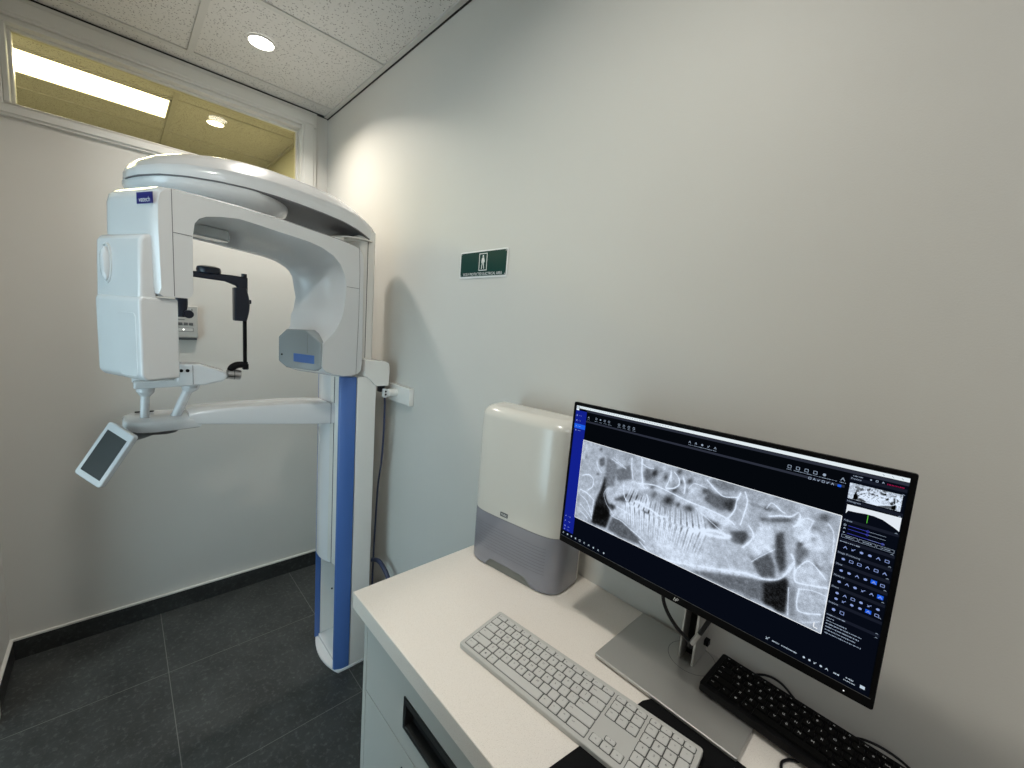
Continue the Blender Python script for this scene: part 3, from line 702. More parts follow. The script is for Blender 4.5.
# ------------------------------------------------------------------ keyboards
def keyboard(name, label, x, y, z, rz, tilt, rollx, W, D, TH, mb, mk, ml, mw, keyh, legends=True, cat='keyboard'):
    kb = empty(name, (x, y, z), rz, label, cat)
    TM_up = D*math.sin(tilt)
    # frame: origin at back left corner, x along, y towards the back (so front is -D)
    TM = WM[kb.name] @ Matrix.Rotation(rollx, 4, 'Y') @ Matrix.Translation((0, 0, TM_up)) @ Matrix.Rotation(tilt, 4, 'X')
    def o_(nm, g, m, p=kb, **k): g.transform(TM); return obj(nm, g, m, p, **k)
    g = B(); prism(g, rrect(0, -D, W, 0, .005, 4), 0, TH, xy); body = o_('body', g, mb, bevel=.0015)
    U = (W-.016)/22.6; mx, my = .008, .0075; kd = (D-2*my-.2*0)/5.75
    rows = []
    y0 = -my
    def row(r): return (y0 - (0 if r == 0 else .62*kd) - (r-1)*kd*1.02) if r else y0
    K = []   # (x units, row, width, height factor, label)
    x_ = 0
    K.append((0, 0, 1.25, .62, 'esc'))
    for i in range(12): K.append((1.25+i*1.146, 0, 1.146, .62, 'f%d' % (i+1)))
    for i, s in enumerate(('prt', 'scr', 'brk')): K.append((15.3+i, 0, 1, .62, s))
    for i, s in enumerate(('o', '-', '+', 'x')): K.append((18.6+i, 0, 1, .62, s))
    def line(r, xs, items):
        x = xs
        for s, w in items: K.append((x, r, w, 1, s)); x += w
    line(1, 0, [('`', 1)]+[(c, 1) for c in '1234567890-=']+[('back', 2)])
    line(2, 0, [('tab', 1.5)]+[(c, 1) for c in 'QWERTYUIOP[]']+[('\\', 1.5)])
    line(3, 0, [('caps', 1.75)]+[(c, 1) for c in 'ASDFGHJKL;\'']+[('enter', 2.25)])
    line(4, 0, [('shift', 2.25)]+[(c, 1) for c in 'ZXCVBNM,./']+[('shift', 2.75)])
    line(5, 0, [('ctrl', 1.2), ('fn', 1), ('#', 1), ('alt', 1), (' ', 5.8), ('alt', 1.1), ('fn', 1), ('=', 1), ('ctrl', 1.9)])
    line(1, 15.3, [('ins', 1), ('hm', 1), ('pu', 1)]); line(2, 15.3, [('del', 1), ('end', 1), ('pd', 1)])
    K.append((16.3, 4.45, 1, .5, '^')); K.append((15.3, 5, 1, .82, '<')); K.append((16.3, 5, 1, .82, 'v')); K.append((17.3, 5, 1, .82, '>'))
    line(1, 18.6, [('num', 1), ('/', 1), ('*', 1), ('-', 1)]); line(2, 18.6, [('7', 1), ('8', 1), ('9', 1)]); line(3, 18.6, [('4', 1), ('5', 1), ('6', 1)])
    line(4, 18.6, [('1', 1), ('2', 1), ('3', 1)]); line(5, 18.6, [('0', 2), ('.', 1)])
    K.append((21.6, 2, 1, 2.02, '+')); K.append((21.6, 4, 1, 2.02, 'ent'))
    for (kx, r, w, h, s) in K:
        yy = row(0) if r == 0 else (y0 - .66*kd - (r-1)*kd*1.015)
        xa = mx+kx*U+.0009; xb = mx+(kx+w)*U-.0009; ya = yy-.0009; yb = yy-h*kd+.0009
        g = B(); ins = .0013
        a = rrect(xa, yb, xb, ya, .0016, 2); t_ = rrect(xa+ins, yb+ins, xb-ins, ya-ins*.6, .0016, 2)
        prism(g, rrect(xa-.0010, yb-.0014, xb+.0012, ya+.0004, .0018, 2), TH-.0004, TH+.0003, xy, 2)  # dark skirt drawn as the key's shadow, wider at front and right
        loft(g, [[(p[0], p[1], TH+.0002) for p in a], [(p[0], p[1], TH+keyh) for p in t_]])
        if legends and s != ' ':
            cx_ = (xa+xb)/2; cy_ = (ya+yb)/2
            if s == '#':
                q = .0016
                box(g, cx_-q, cy_-q, TH+keyh+.0001, cx_+q, cy_+q, TH+keyh+.0003, 1)
            else:
                sz = .0062 if len(s) == 1 else .0036
                px_ = cx_ if len(s) == 1 else xa+.0045+ (0.0015*len(s))*.5; py_ = cy_+(.0015 if h >= 1 else 0)
                put_text(g, s, lambda u, v: (px_+u, py_+v, TH+keyh+.0003), sz, 1)
        o_('key', g, [mk, ml, mw], body, smooth=25)
    return kb, TM
kbw, _ = keyboard('keyboard', 'slim silver-white keyboard lying on the worktop in front of the monitor stand', 1.984, -.291, KZ, R(5.9), R(3.2), 0, .442, .125, .0115,
         M['kb_white'], M['key_white'], M['leg_dark'], M['kb_shade'], .0016)
# two fold-out feet lift its back edge
kbb, _ = keyboard('keyboard', 'black wired keyboard lying askew partly on the silver monitor stand', 2.372, -.0200, KZ+.0138, R(-1.8), R(1.0), R(1.2), .435, .113, .016,
         M['black'], M['key_black'], M['leg_light'], M['black'], .0038)
# mouse mat
def sheet(name, pts, z0, z1, mat, **k): return obj(name, prism(B(), pts, z0, z1, xy), mat, None, **k)
mp = [(2.274, -.452), (2.308, -.228), (2.316, -.212), (2.332, -.2045), (2.530, -.2075), (2.548, -.216), (2.556, -.236), (2.556, -.44), (2.53, -.458), (2.29, -.464)]
sheet('mouse_mat', mp, KZ, KZ+.0025, M['black_rub'], label='black rubber mouse mat with rounded corners lying under the silver-white keyboard and monitor stand', cat='mouse mat')
g = B(); z = KZ+.005
tube(g, spline([(2.42, -.022, KZ+.016), (2.447, -.012, KZ+.030), (2.475, -.010, KZ+.030), (2.515, -.016, KZ+.010), (2.56, -.020, z), (2.60, -.016, KZ+.022), (2.635, -.013, KZ+.022), (2.675, -.016, KZ+.010), (2.74, -.04, z), (2.86, -.05, z)], 8), .0022, 8)
tube(g, spline([(2.530, -.128, z-.002), (2.517, -.140, z-.002), (2.512, -.156, z-.002), (2.522, -.176, z-.002), (2.56, -.195, z-.002), (2.66, -.21, z-.002), (2.76, -.20, z-.002)], 8), .0022, 8)
obj('cable', g, M['cable'], kbb)

# ------------------------------------------------------------------ monitor
mon = empty('monitor', (2.325, -.113, KZ), 0, 'wide black computer monitor on a silver stand showing a dental x-ray image', 'monitor')
g = B(); prism(g, rrect(2.190, -.2135, 2.4635, -.013, .004, 4), KZ+.004, KZ+.0105, xy); sb = obj('stand_base', g, M['alu'], mon, bevel=.0015)
obj('base_foot', BX(2.196, -.2085, KZ, 2.457, -.018, KZ+.004), M['black'], sb)
cx_, cy_ = 2.326, -.060
g = B(); N = 48; o1 = [(cx_+.0465*math.cos(2*PI*k/N), cy_+.0465*math.sin(2*PI*k/N)) for k in range(N)]
a = [g.verts.new((p[0], p[1], KZ+.0107)) for p in o1]; b = [g.verts.new((cx_+(p[0]-cx_)*.978, cy_+(p[1]-cy_)*.978, KZ+.0107)) for p in o1]
for i in range(N): g.faces.new((a[i], a[(i+1) % N], b[(i+1) % N], b[i]))
obj('swivel_ring', g, M['grey_dark'], sb, smooth=0)
g = B(); box(g, 2.3065, -.084, KZ+.0105, 2.3105, -.020, 1.30); box(g, 2.3330, -.084, KZ+.0105, 2.3385, -.020, 1.30); neck = obj('stand_column', g, M['alu'], mon, smooth=0, bevel=.001)
obj('column_core', BX(2.3105, -.052, KZ+.0105, 2.3330, -.022, 1.30), M['black'], neck, smooth=0)
obj('slide_block', BX(2.3107, -.083, 1.070, 2.3328, -.050, 1.32), M['black'], neck, smooth=0)
obj('cable_clip', BX(2.3385, -.040, .985, 2.347, -.028, .997), M['black'], neck, smooth=0)
ex = Vector((.9994, -.0240, .0180)).normalized(); ed = Vector((.012, -.040, -.999)); ed = (ed-ex*ed.dot(ex)).normalized(); en = ed.cross(ex)
if en.y > 0: en = -en
O_ = Vector((2.326, -.198, 1.306)) - ex*.2695 - ed*.158
MM = Matrix(((ex.x, ed.x, en.x, O_.x), (ex.y, ed.y, en.y, O_.y), (ex.z, ed.z, en.z, O_.z), (0, 0, 0, 1)))     # x right, y down, z towards the viewer, metres
def mob(nm, g, m, p=mon, **k): g.transform(MM); return obj(nm, g, m, p, **k)
mw_, mh_ = .539, .316
g = B(); prism(g, rrect(0, 0, mw_, mh_, .003, 3), -.008, 0, xy); hs = mob('housing', g, M['bezel'], bevel=.001)
g = loft(B(), [[(p[0], p[1], z) for p in rrect(.006+i, .006+i, mw_-.006-i, mh_-.006-i, .01, 3)] for i, z in ((0, -.008), (.03, -.022), (.10, -.034))]); mob('back_shell', g, M['bezel'])
g = B(); box(g, mw_/2-.05, .11, -.062, mw_/2+.05, .21, -.030); mob('mount_plate', g, M['bezel'], bevel=.002)
g = B(); box(g, mw_/2-.03, .13, -.105, mw_/2+.03, .19, -.060); mob('tilt_hinge', g, M['bezel'], bevel=.002)
g = B(); box(g, .004, .3015, 0, mw_-.004, .3021, .0004); mob('chin_line', g, M['grey_dark'], hs, smooth=0)
g = B(); lx, ly = 0.2728, .3086
for s_, c_ in (('h', -.0022), ('p', .0022)): put_text(g, s_, lambda u, v: (lx+c_+u, ly-v, .0006), .0095, shear=.3)
mob('maker_mark', g, M['sign_white'], hs, smooth=0, kind='flat')
g = B(); box(g, .5075, .3088, .0002, .5090, .3102, .0006); mob('power_light', g, emis('power_light', (1, 1, 1), 1.0), hs, smooth=0)

# screen contents ------------------------------------------------------------
E = 1.0
def srgb(c): return tuple(((v/255)/12.92 if v/255 <= .04045 else ((v/255+.055)/1.055)**2.4) for v in c)
def scr(n, c, k=1.0): return emis('screen_'+n, srgb(c), E*k)
S = dict(bg=scr('navy', (7, 11, 21)), deep=scr('black_blue', (5, 8, 13)), side=scr('sidebar_blue', (18, 32, 140)), sel=scr('selected_blue', (28, 92, 225)), bar=scr('title_white', (225, 235, 240)), ink=scr('icon_pale', (150, 165, 185)),
         white=scr('white', (235, 240, 245)), line=scr('toolbar_grey', (44, 48, 60)), pink=scr('pink', (150, 20, 70)), sl=scr('slider_blue', (60, 66, 170)), iblue=scr('icon_blue', (90, 125, 215)), hist=scr('histogram_white', (225, 232, 240)), green=scr('green_mark', (90, 190, 60)), dim=scr('dim', (24, 28, 40)))
def flat(g, x0, y0, x1, y1, z=.0009, mi=0):
    x0, y0, x1, y1 = x0/1000, y0/1000, x1/1000, y1/1000
    g.faces.new([g.verts.new(p) for p in ((x0, y0, z), (x1, y0, z), (x1, y1, z), (x0, y1, z))]).material_index = mi
def poly(g, pts, z=.0009, mi=0): g.faces.new([g.verts.new((x/1000, y/1000, z)) for x, y in pts]).material_index = mi
def stroke(g, pts, w, z=.0011, mi=0):
    for a, b in zip(pts, pts[1:]):
        dx, dy = b[0]-a[0], b[1]-a[1]; L = math.hypot(dx, dy) or 1; nx, ny = -dy/L*w/2, dx/L*w/2
        poly(g, [(a[0]+nx, a[1]+ny), (b[0]+nx, b[1]+ny), (b[0]-nx, b[1]-ny), (a[0]-nx, a[1]-ny)], z, mi)
g = B(); flat(g, 6, 6, 533, 301, .0003); screen = mob('screen', g, S['deep'], smooth=0, kind='flat')
g = B(); flat(g, 7, 287.5, 533, 301, .0005); flat(g, 36, 247.5, 532, 287.5, .0004); mob('task_bar', g, S['bg'], screen, smooth=0, kind='flat')
g = B(); flat(g, 7, 17, 36, 287.5, .0005); sd = mob('sidebar', g, S['side'], screen, smooth=0, kind='flat')
g = B(); flat(g, 7, 46, 36, 56, .0007); mob('selected_row', g, S['sel'], sd, smooth=0, kind='flat')
def glyphs(g, x, y, n, step, w=2.4, h=2.4, z=.0009, mi=0):
    for i in range(n):
        cx = x+i*step
        k = random.random()
        if k < .35: stroke(g, [(cx-w/2, y-h/2), (cx+w/2, y-h/2), (cx+w/2, y+h/2), (cx-w/2, y+h/2), (cx-w/2, y-h/2)], .6, z, mi)
        elif k < .6: stroke(g, [(cx-w/2, y+h/2), (cx, y-h/2), (cx+w/2, y+h/2)], .7, z, mi); stroke(g, [(cx-w/3, y), (cx+w/3, y)], .5, z, mi)
        elif k < .8: poly(g, [(cx+w/2*math.cos(a), y+h/2*math.sin(a)) for a in np.linspace(0, 6.28, 8, endpoint=False)], z, mi)
        else: stroke(g, [(cx-w/2, y+h/2), (cx+w/2, y-h/2)], .7, z, mi); stroke(g, [(cx-w/2, y-h/4), (cx, y+h/2)], .6, z, mi)
def words(g, x, y, w, h=.9, z=.0009, mi=0):
    e = x+w
    while x < e:
        q = min(e-x, random.uniform(.5, 1.1)); hh = h*random.choice((.6, .8, 1, 1.2)); flat(g, x, y-hh/2, x+q, y+hh/2, z, mi); x += q+random.choice((.25, .3, .8))
g = B()
for y in (28, 39, 51, 60): glyphs(g, 12, y, 1, 1, 2.4, 2.4, .0009); words(g, 18, y, random.uniform(5, 9))
for y in (254, 265, 277, 284): glyphs(g, 12, y, 1, 1, 2.4, 2.4, .0009); words(g, 20, y, 5)
mob('sidebar_icons', g, scr('sidebar_ink', (150, 170, 235)), sd, smooth=0, kind='flat')
g = B(); flat(g, 16, 7, 532.5, 12.2, .0006); flat(g, 8, 7, 15, 17, .0006); tb = mob('title_bar', g, S['bar'], screen, smooth=0, kind='flat')
g = B()
for k in range(40): flat(g, 18+k*5.2, 9, 21+k*5.2, 9.7, .0008)
for x in (508, 517, 526): stroke(g, [(x-1, 9), (x+1, 11)], .5, .0008)
stroke(g, [(9.5, 9), (13, 9), (13, 13), (9.5, 13), (9.5, 9)], 1, .0008)
mob('title_marks', g, scr('title_ink', (120, 135, 160)), tb, smooth=0, kind='flat')
g = B(); flat(g, 36, 35.2, 472, 38.6, .0006); flat(g, 36, 13, 532.5, 17, .0005); mob('toolbar_band', g, S['line'], screen, smooth=0, kind='flat')
for gl, wl in (([(42.5, 27.5, 1, 1, 3.4), (62, 26.5, 4, 10.4, 3.4), (117, 27.5, 4, 11, 3.6)], [(40, 5), (59, 8), (70, 7), (81, 7), (92, 7), (114, 8), (126, 6), (137, 6), (148, 6)]),
               ([(259, 27.5, 5, 10.6, 3.6)], [(257, 47)]), ([(407, 27.8, 5, 10.4, 4), (469, 27.6, 1, 1, 4.4), (433, 37.4, 6, 5.2, 2.8)], [(404, 6), (413, 50), (466, 7)])):
    g = B()
    for x, y, n_, st_, w_ in gl: glyphs(g, x, y, n_, st_, w_, w_)
    for x, w in wl: words(g, x, 32.2, w, .8)
    mob('toolbar_icons', g, S['ink'], screen, smooth=0, kind='flat')
g = B(); flat(g, 464.5, 36, 468.5, 39.2, .0009); mob('selected_tool', g, S['sel'], screen, smooth=0, kind='flat')
# the radiograph: brightness drawn over a fine grid of the picture area
XR = {'P':[(0.03,[(0.11,0.769),(0.142,0.707),(0.168,0.737),(0.197,0.785),(0.181,0.964),(0.097,0.983),(0.104,0.876)]),(0.06,[(0.141,0.358),(0.161,0.371),(0.152,0.55),(0.191,0.729),(0.179,0.852),(0.099,0.932),(0.106,0.707),(0.126,0.543)]),(0.45,[(0.142,0.114),(0.202,0.17),(0.192,0.43),(0.149,0.495),(0.141,0.257)]),(0.35,[(0.101,0.172),(0.127,0.125),(0.134,0.234),(0.106,0.255)]),(0.42,[(0.188,0.25),(0.264,0.124),(0.279,0.276),(0.213,0.357)]),(0.25,[(0.202,0.598),(0.261,0.469),(0.328,0.437),(0.33,0.475),(0.266,0.56),(0.232,0.578)]),(0.8,[(0.194,0.57),(0.217,0.437),(0.253,0.324),(0.291,0.28),(0.342,0.292),(0.313,0.369),(0.249,0.472)]),(0.15,[(0.168,0.661),(0.201,0.652),(0.22,0.666),(0.201,0.728)]),(0.12,[(0.348,0.58),(0.378,0.538),(0.384,0.592),(0.36,0.608)]),(0.32,[(0.209,0.795),(0.255,0.792),(0.303,0.848),(0.35,0.911),(0.394,0.963),(0.267,0.991),(0.191,0.975),(0.195,0.873)]),(0.38,[(0.338,0.11),(0.359,0.094),(0.37,0.203),(0.347,0.262),(0.33,0.169)]),(0.3,[(0.638,0.14),(0.679,0.127),(0.704,0.128),(0.696,0.273),(0.665,0.244)]),(0.35,[(0.603,0.123),(0.643,0.147),(0.678,0.244),(0.655,0.288),(0.592,0.24)]),(0.45,[(0.599,0.044),(0.645,0.099),(0.703,0.049),(0.696,-0.002),(0.639,-0.001),(0.614,0.008)]),(0.35,[(0.589,0.339),(0.626,0.375),(0.661,0.47),(0.632,0.477)]),(0.25,[(0.7,0.449),(0.751,0.39),(0.76,0.453),(0.746,0.536),(0.703,0.54)]),(0.3,[(0.763,0.573),(0.788,0.616),(0.83,0.496),(0.852,0.612),(0.857,0.71),(0.813,0.766),(0.786,0.655)]),(0.22,[(0.839,0.344),(0.86,0.275),(0.873,0.446),(0.884,0.573),(0.87,0.661),(0.847,0.524)]),(0.4,[(0.901,0.346),(0.934,0.366),(0.923,0.491),(0.906,0.569),(0.901,0.415)]),(0.35,[(0.95,0.403),(0.967,0.471),(0.982,0.497),(0.962,0.5)]),(0.38,[(0.579,0.992),(0.702,0.87),(0.814,0.778),(0.827,0.781),(0.838,0.97),(0.745,0.988)]),(0.04,[(0.824,0.785),(0.856,0.734),(0.888,0.655),(0.902,0.74),(0.903,0.985),(0.835,0.98)]),(0.12,[(0.862,0.735),(0.874,0.721),(0.888,0.976),(0.873,0.979)]),(0.5,[(0.9,0.705),(0.918,0.718),(0.933,0.977),(0.906,0.981)]),(0.28,[(0.748,0.124),(0.801,0.123),(0.847,0.114),(0.81,0.138),(0.758,0.14)]),(0.2,[(0.783,0.235),(0.818,0.207),(0.815,0.228),(0.788,0.252)]),(0.3,[(0.814,0.205),(0.857,0.157),(0.885,0.135),(0.873,0.181),(0.823,0.232)]),(0.85,[(0.317,0.314),(0.422,0.284),(0.523,0.315),(0.614,0.316),(0.692,0.346),(0.723,0.405),(0.663,0.421),(0.574,0.39),(0.492,0.356),(0.399,0.323),(0.319,0.352)]),(0.8,[(0.351,0.906),(0.394,0.987),(0.501,0.954),(0.612,0.876),(0.713,0.805),(0.805,0.735),(0.82,0.771),(0.702,0.864),(0.578,0.972),(0.45,0.992)]),(0.85,[(0.79,0.277),(0.825,0.265),(0.838,0.357),(0.83,0.496),(0.794,0.573),(0.764,0.547),(0.777,0.411)]),(0.85,[(0.894,0.16),(0.933,0.099),(0.961,0.225),(0.983,0.321),(0.933,0.355),(0.887,0.293)]),(0.78,[(0.907,0.567),(0.938,0.493),(0.988,0.503),(0.996,0.615),(0.962,0.639),(0.915,0.667)]),(0.7,[(0.925,0.728),(0.994,0.672),(0.997,0.828),(0.931,0.904)])],'B':[((0.381,0.129),0.0158,0.08),((0.431,0.135),0.0108,0.12),((0.484,0.036),0.0081,0.1),((0.495,0.14),0.009,0.2),((0.474,0.233),0.0126,0.12),((0.529,0.1),0.0108,0.15),((0.525,0.201),0.009,0.12),((0.103,0.048),0.0072,0.2),((0.102,0.36),0.0081,0.25),((0.024,0.196),0.0081,0.4),((0.455,0.364),0.0216,0.12),((0.54,0.373),0.0171,0.18),((0.497,0.376),0.009,0.15),((0.645,0.451),0.0126,0.12),((0.591,0.151),0.0108,0.15),((0.391,0.369),0.0135,0.3),((0.38,0.274),0.0135,0.3),((0.684,0.204),0.0171,0.2),((0.961,0.049),0.0137,0.2),((0.801,0.123),0.0088,0.1),((0.942,0.261),0.0088,0.45),((0.94,0.158),0.0147,0.45),((0.911,0.335),0.0088,0.15),((0.544,0.186),0.018,0.85),((0.571,0.588),0.027,0.85),((0.515,0.893),0.0315,0.85),((0.579,0.861),0.0394,0.85),((0.459,0.844),0.0315,0.9),((0.299,0.626),0.027,0.85),((0.827,0.594),0.0049,0.3)],'L':[(1,1.2,[(0.014,0.443),(0.054,0.404),(0.08,0.45),(0.079,0.539),(0.058,0.594)]),(1,1.2,[(0.011,0.626),(0.054,0.642),(0.095,0.695)]),(0.9,1,[(0.015,0.698),(0.06,0.748),(0.093,0.896)]),(0.9,1,[(0.022,0.814),(0.06,0.868),(0.092,0.927)]),(0.9,1,[(0.027,0.9),(0.057,0.931),(0.073,0.958)]),(0.9,1,[(0.095,0.695),(0.095,0.935)]),(0.9,1,[(0.09,0.223),(0.101,0.288),(0.123,0.329)]),(1,1.2,[(0.268,0.04),(0.272,0.146),(0.285,0.271)]),(1,1.4,[(0.318,0.018),(0.322,0.161),(0.334,0.292)]),(0.95,1.2,[(0.321,0.069),(0.352,0.092),(0.373,0.083)]),(0.95,1.3,[(0.244,0.386),(0.254,0.502),(0.286,0.591)]),(0.8,0.9,[(0.161,0.491),(0.148,0.567),(0.169,0.678),(0.212,0.766)]),(0.9,1,[(0.168,0.124),(0.213,0.161),(0.244,0.18),(0.179,0.102)]),(0.95,1.3,[(0.204,0.789),(0.228,0.797),(0.256,0.802),(0.303,0.848),(0.375,0.914)]),(0.9,1,[(0.224,0.655),(0.285,0.681),(0.316,0.716)]),(0.95,1,[(0.452,0.074),(0.454,0.148)]),(1,1,[(0.463,0.052),(0.483,0.099),(0.49,0.169),(0.464,0.229),(0.437,0.251),(0.445,0.168),(0.452,0.062)]),(1,1.3,[(0.594,0.036),(0.637,0.118),(0.664,0.141),(0.707,0.109)]),(1,1.6,[(0.714,0.063),(0.705,0.15),(0.703,0.231),(0.687,0.328)]),(1,1.6,[(0.728,0.039),(0.739,0.119),(0.735,0.235),(0.728,0.355)]),(0.9,1,[(0.449,0.039),(0.453,0.162)]),(0.95,1.2,[(0.312,-0.004),(0.332,0.288)]),(1,1.2,[(0.487,0.11),(0.488,0.171),(0.469,0.225),(0.438,0.245)]),(1,1.5,[(0.503,0.085),(0.513,0.15),(0.514,0.237)]),(0.9,1,[(0.529,0.174),(0.544,0.113),(0.566,0.106),(0.598,0.115)]),(1,1.6,[(0.316,0.301),(0.379,0.262),(0.432,0.269),(0.522,0.303),(0.614,0.316),(0.683,0.342),(0.709,0.374)]),(0.9,1,[(0.567,0.348),(0.62,0.417),(0.666,0.477)]),(1,1.5,[(0.747,0.554),(0.768,0.469),(0.774,0.401),(0.756,0.335)]),(0.95,1.4,[(0.801,0.123),(0.814,0.064),(0.843,0.107),(0.855,0.118)]),(1,1.6,[(0.813,0.189),(0.842,0.154),(0.874,0.129),(0.89,0.079),(0.898,0.1),(0.895,0.171),(0.886,0.208)]),(0.9,1,[(0.782,0.649),(0.806,0.571),(0.843,0.463)]),(0.9,1.2,[(0.91,0.314),(0.923,0.232),(0.934,0.109)]),(0.95,1.6,[(0.894,0.16),(0.916,0.104),(0.934,0.109)]),(0.9,1,[(0.973,0.091),(0.99,0.16),(0.995,0.307)]),(0.95,2.2,[(0.353,0.939),(0.414,1.01),(0.503,0.986),(0.583,0.932),(0.687,0.848),(0.768,0.782),(0.813,0.769),(0.844,0.744),(0.872,0.694),(0.896,0.58),(0.902,0.499),(0.892,0.455)]),(1,1.6,[(0.91,0.572),(0.915,0.667),(0.963,0.642),(0.996,0.615)]),(0.95,1.3,[(0.91,0.572),(0.941,0.453),(0.99,0.552)]),(1,1.4,[(0.927,0.716),(0.934,0.9),(0.993,0.851)]),(0.9,1,[(0.927,0.716),(0.965,0.684),(0.998,0.685)]),(0.8,1,[(0.953,0.983),(0.994,0.913)]),(0.9,1.2,[(0.899,0.744),(0.909,0.977)]),(0.9,1.2,[(0.908,0.636),(0.902,0.505),(0.884,0.643)]),(1,3,[(0.558,0.608),(0.592,0.554),(0.625,0.519)]),(1,4,[(0.6,0.545),(0.642,0.502),(0.667,0.499),(0.7,0.499)]),(1,3.5,[(0.61,0.565),(0.661,0.546),(0.697,0.519)]),(1,3,[(0.31,0.514),(0.341,0.509),(0.354,0.507)]),(1,2.6,[(0.35,0.524),(0.389,0.541),(0.422,0.568),(0.452,0.557)]),(1,1.8,[(0.359,0.396),(0.367,0.442),(0.367,0.495)])]}
NX, NY = 440, 172
U_, V_ = np.meshgrid(np.linspace(0, 1, NX), np.linspace(0, 1, NY)); AS = 170/438.
def blur(a, r):
    for _ in range(2):
        for ax in (0, 1):
            k = int(r)
            if k < 1: continue
            p = np.concatenate([np.repeat(np.take(a, [0], ax), k, ax), a, np.repeat(np.take(a, [-1], ax), k, ax)], ax)
            c = np.cumsum(p, ax); c = np.concatenate([np.zeros_like(np.take(c, [0], ax)), c], ax)
            n = 2*k+1; L = a.shape[ax]
            a = (np.take(c, range(n, n+L), ax)-np.take(c, range(0, L), ax))/n
    return a
def inside(pts):
    m = np.zeros(U_.shape, bool); n = len(pts)
    for i in range(n):
        (x0, y0), (x1, y1) = pts[i], pts[(i+1) % n]
        if y0 == y1: continue
        c = ((y0 > V_) != (y1 > V_)) & (U_ < (x1-x0)*(V_-y0)/(y1-y0)+x0); m ^= c
    return m
def seg_d(pts):
    dd = np.full(U_.shape, 9.)
    for (x0, y0), (x1, y1) in zip(pts, pts[1:]):
        dx, dy = x1-x0, (y1-y0)*AS; L = dx*dx+dy*dy+1e-12
        t = np.clip(((U_-x0)*dx+((V_-y0)*AS)*dy)/L, 0, 1)
        dd = np.minimum(dd, np.hypot(U_-x0-t*dx, (V_-y0)*AS-t*dy))
    return dd
def smooth_line(pts, n=6):
    if len(pts) < 3: return pts
    return [(p.x, p.y) for p in spline([(a, b, 0) for a, b in pts], n)]
I = .68 + .10*(blur(rng.random(U_.shape), 9)-.5)*14 + .08*(blur(rng.random(U_.shape), 4)-.5)*8
I = np.clip(I, .50, .86)
I += .14*np.exp(-((V_-.70)/.13)**2-((U_-.40)/.25)**2)
for v, pts in XR['P']:
    m = blur(inside(pts).astype(float), 2.6); I = I*(1-m*.85)+v*m*.85
for (u, w), r, v in XR['B']:
    dd = np.hypot((U_-u)*random.uniform(.7, 1.2), (V_-w)*AS*random.uniform(.7, 1.1)+.3*(U_-u))/r; m = np.exp(-(dd/1.0)**2); kk = min(.8, .35+r*26); I = I*(1-m*kk)+v*m*kk
# teeth: roots and crowns fanned along both jaws
def tooth(x, y, sgn, L, w, ang):
    """crown edge at y, root running up (sgn -1) or down (+1) for a length L"""
    global I
    t = (V_-y)*sgn/L; dx = U_-x-(V_-y)*AS*ang; on = 1/(1+np.exp(-(t-.0)*40))*1/(1+np.exp((t-1)*18))
    hw = w*(1.02-.50*np.clip(t, 0, 1)**1.2); e = np.abs(dx)/hw
    m = on/(1+np.exp((e-1)*9)); b = .80+.16*np.exp(-(t/.30)**2)+.05*random.random()
    I = I*(1-m*.62)+(b-.16*np.exp(-(dx/(w*.2))**2)*(t > .12))*m*.62
    rim = on*np.exp(-((e-1)/.16)**2)*(t > .3); I += .07*rim
    I -= .16*random.uniform(.5, 1.3)*on*np.exp(-((np.abs(dx)-w*1.10)/(w*.24))**2)*np.exp(-((t-.12)/.22)**2)
    I -= .07*on*np.exp(-((np.abs(dx)-w*1.05)/(w*.3))**2)
n = 15
for i in range(n):
    t = i/(n-1); u = .268+.335*t; ww = (.0080 if 4 < i < 11 else .0112)*random.uniform(.9, 1.1)
    y = .548+.050*math.sin(PI*t)-.012*t
    tooth(u, y, -1, random.uniform(.13, .17), ww, .30*(i-7)/7)
    tooth(u+.005, y+.014, 1, random.uniform(.19, .26), ww*.95, -.22*(i-7)/7)
for v, w, pts in XR['L']:
    dd = seg_d(smooth_line(pts)); m = np.exp(-(dd/(w*.00155))**2)*.6+np.exp(-(dd/(w*.005))**2)*.18; I = I*(1-m)+v*m
st = blur(rng.random(U_.shape), 2)-blur(rng.random(U_.shape), 2)
I += .10*(rng.random(U_.shape)-.5)+.22*(blur(rng.random(U_.shape), 1)-.5)+.5*st*np.clip(I, 0, 1)
fine = np.sin(U_*900+V_*40)*np.sin(V_*300); I += .02*fine
I = np.clip((I-.5)*1.2+.53, .02, 1)
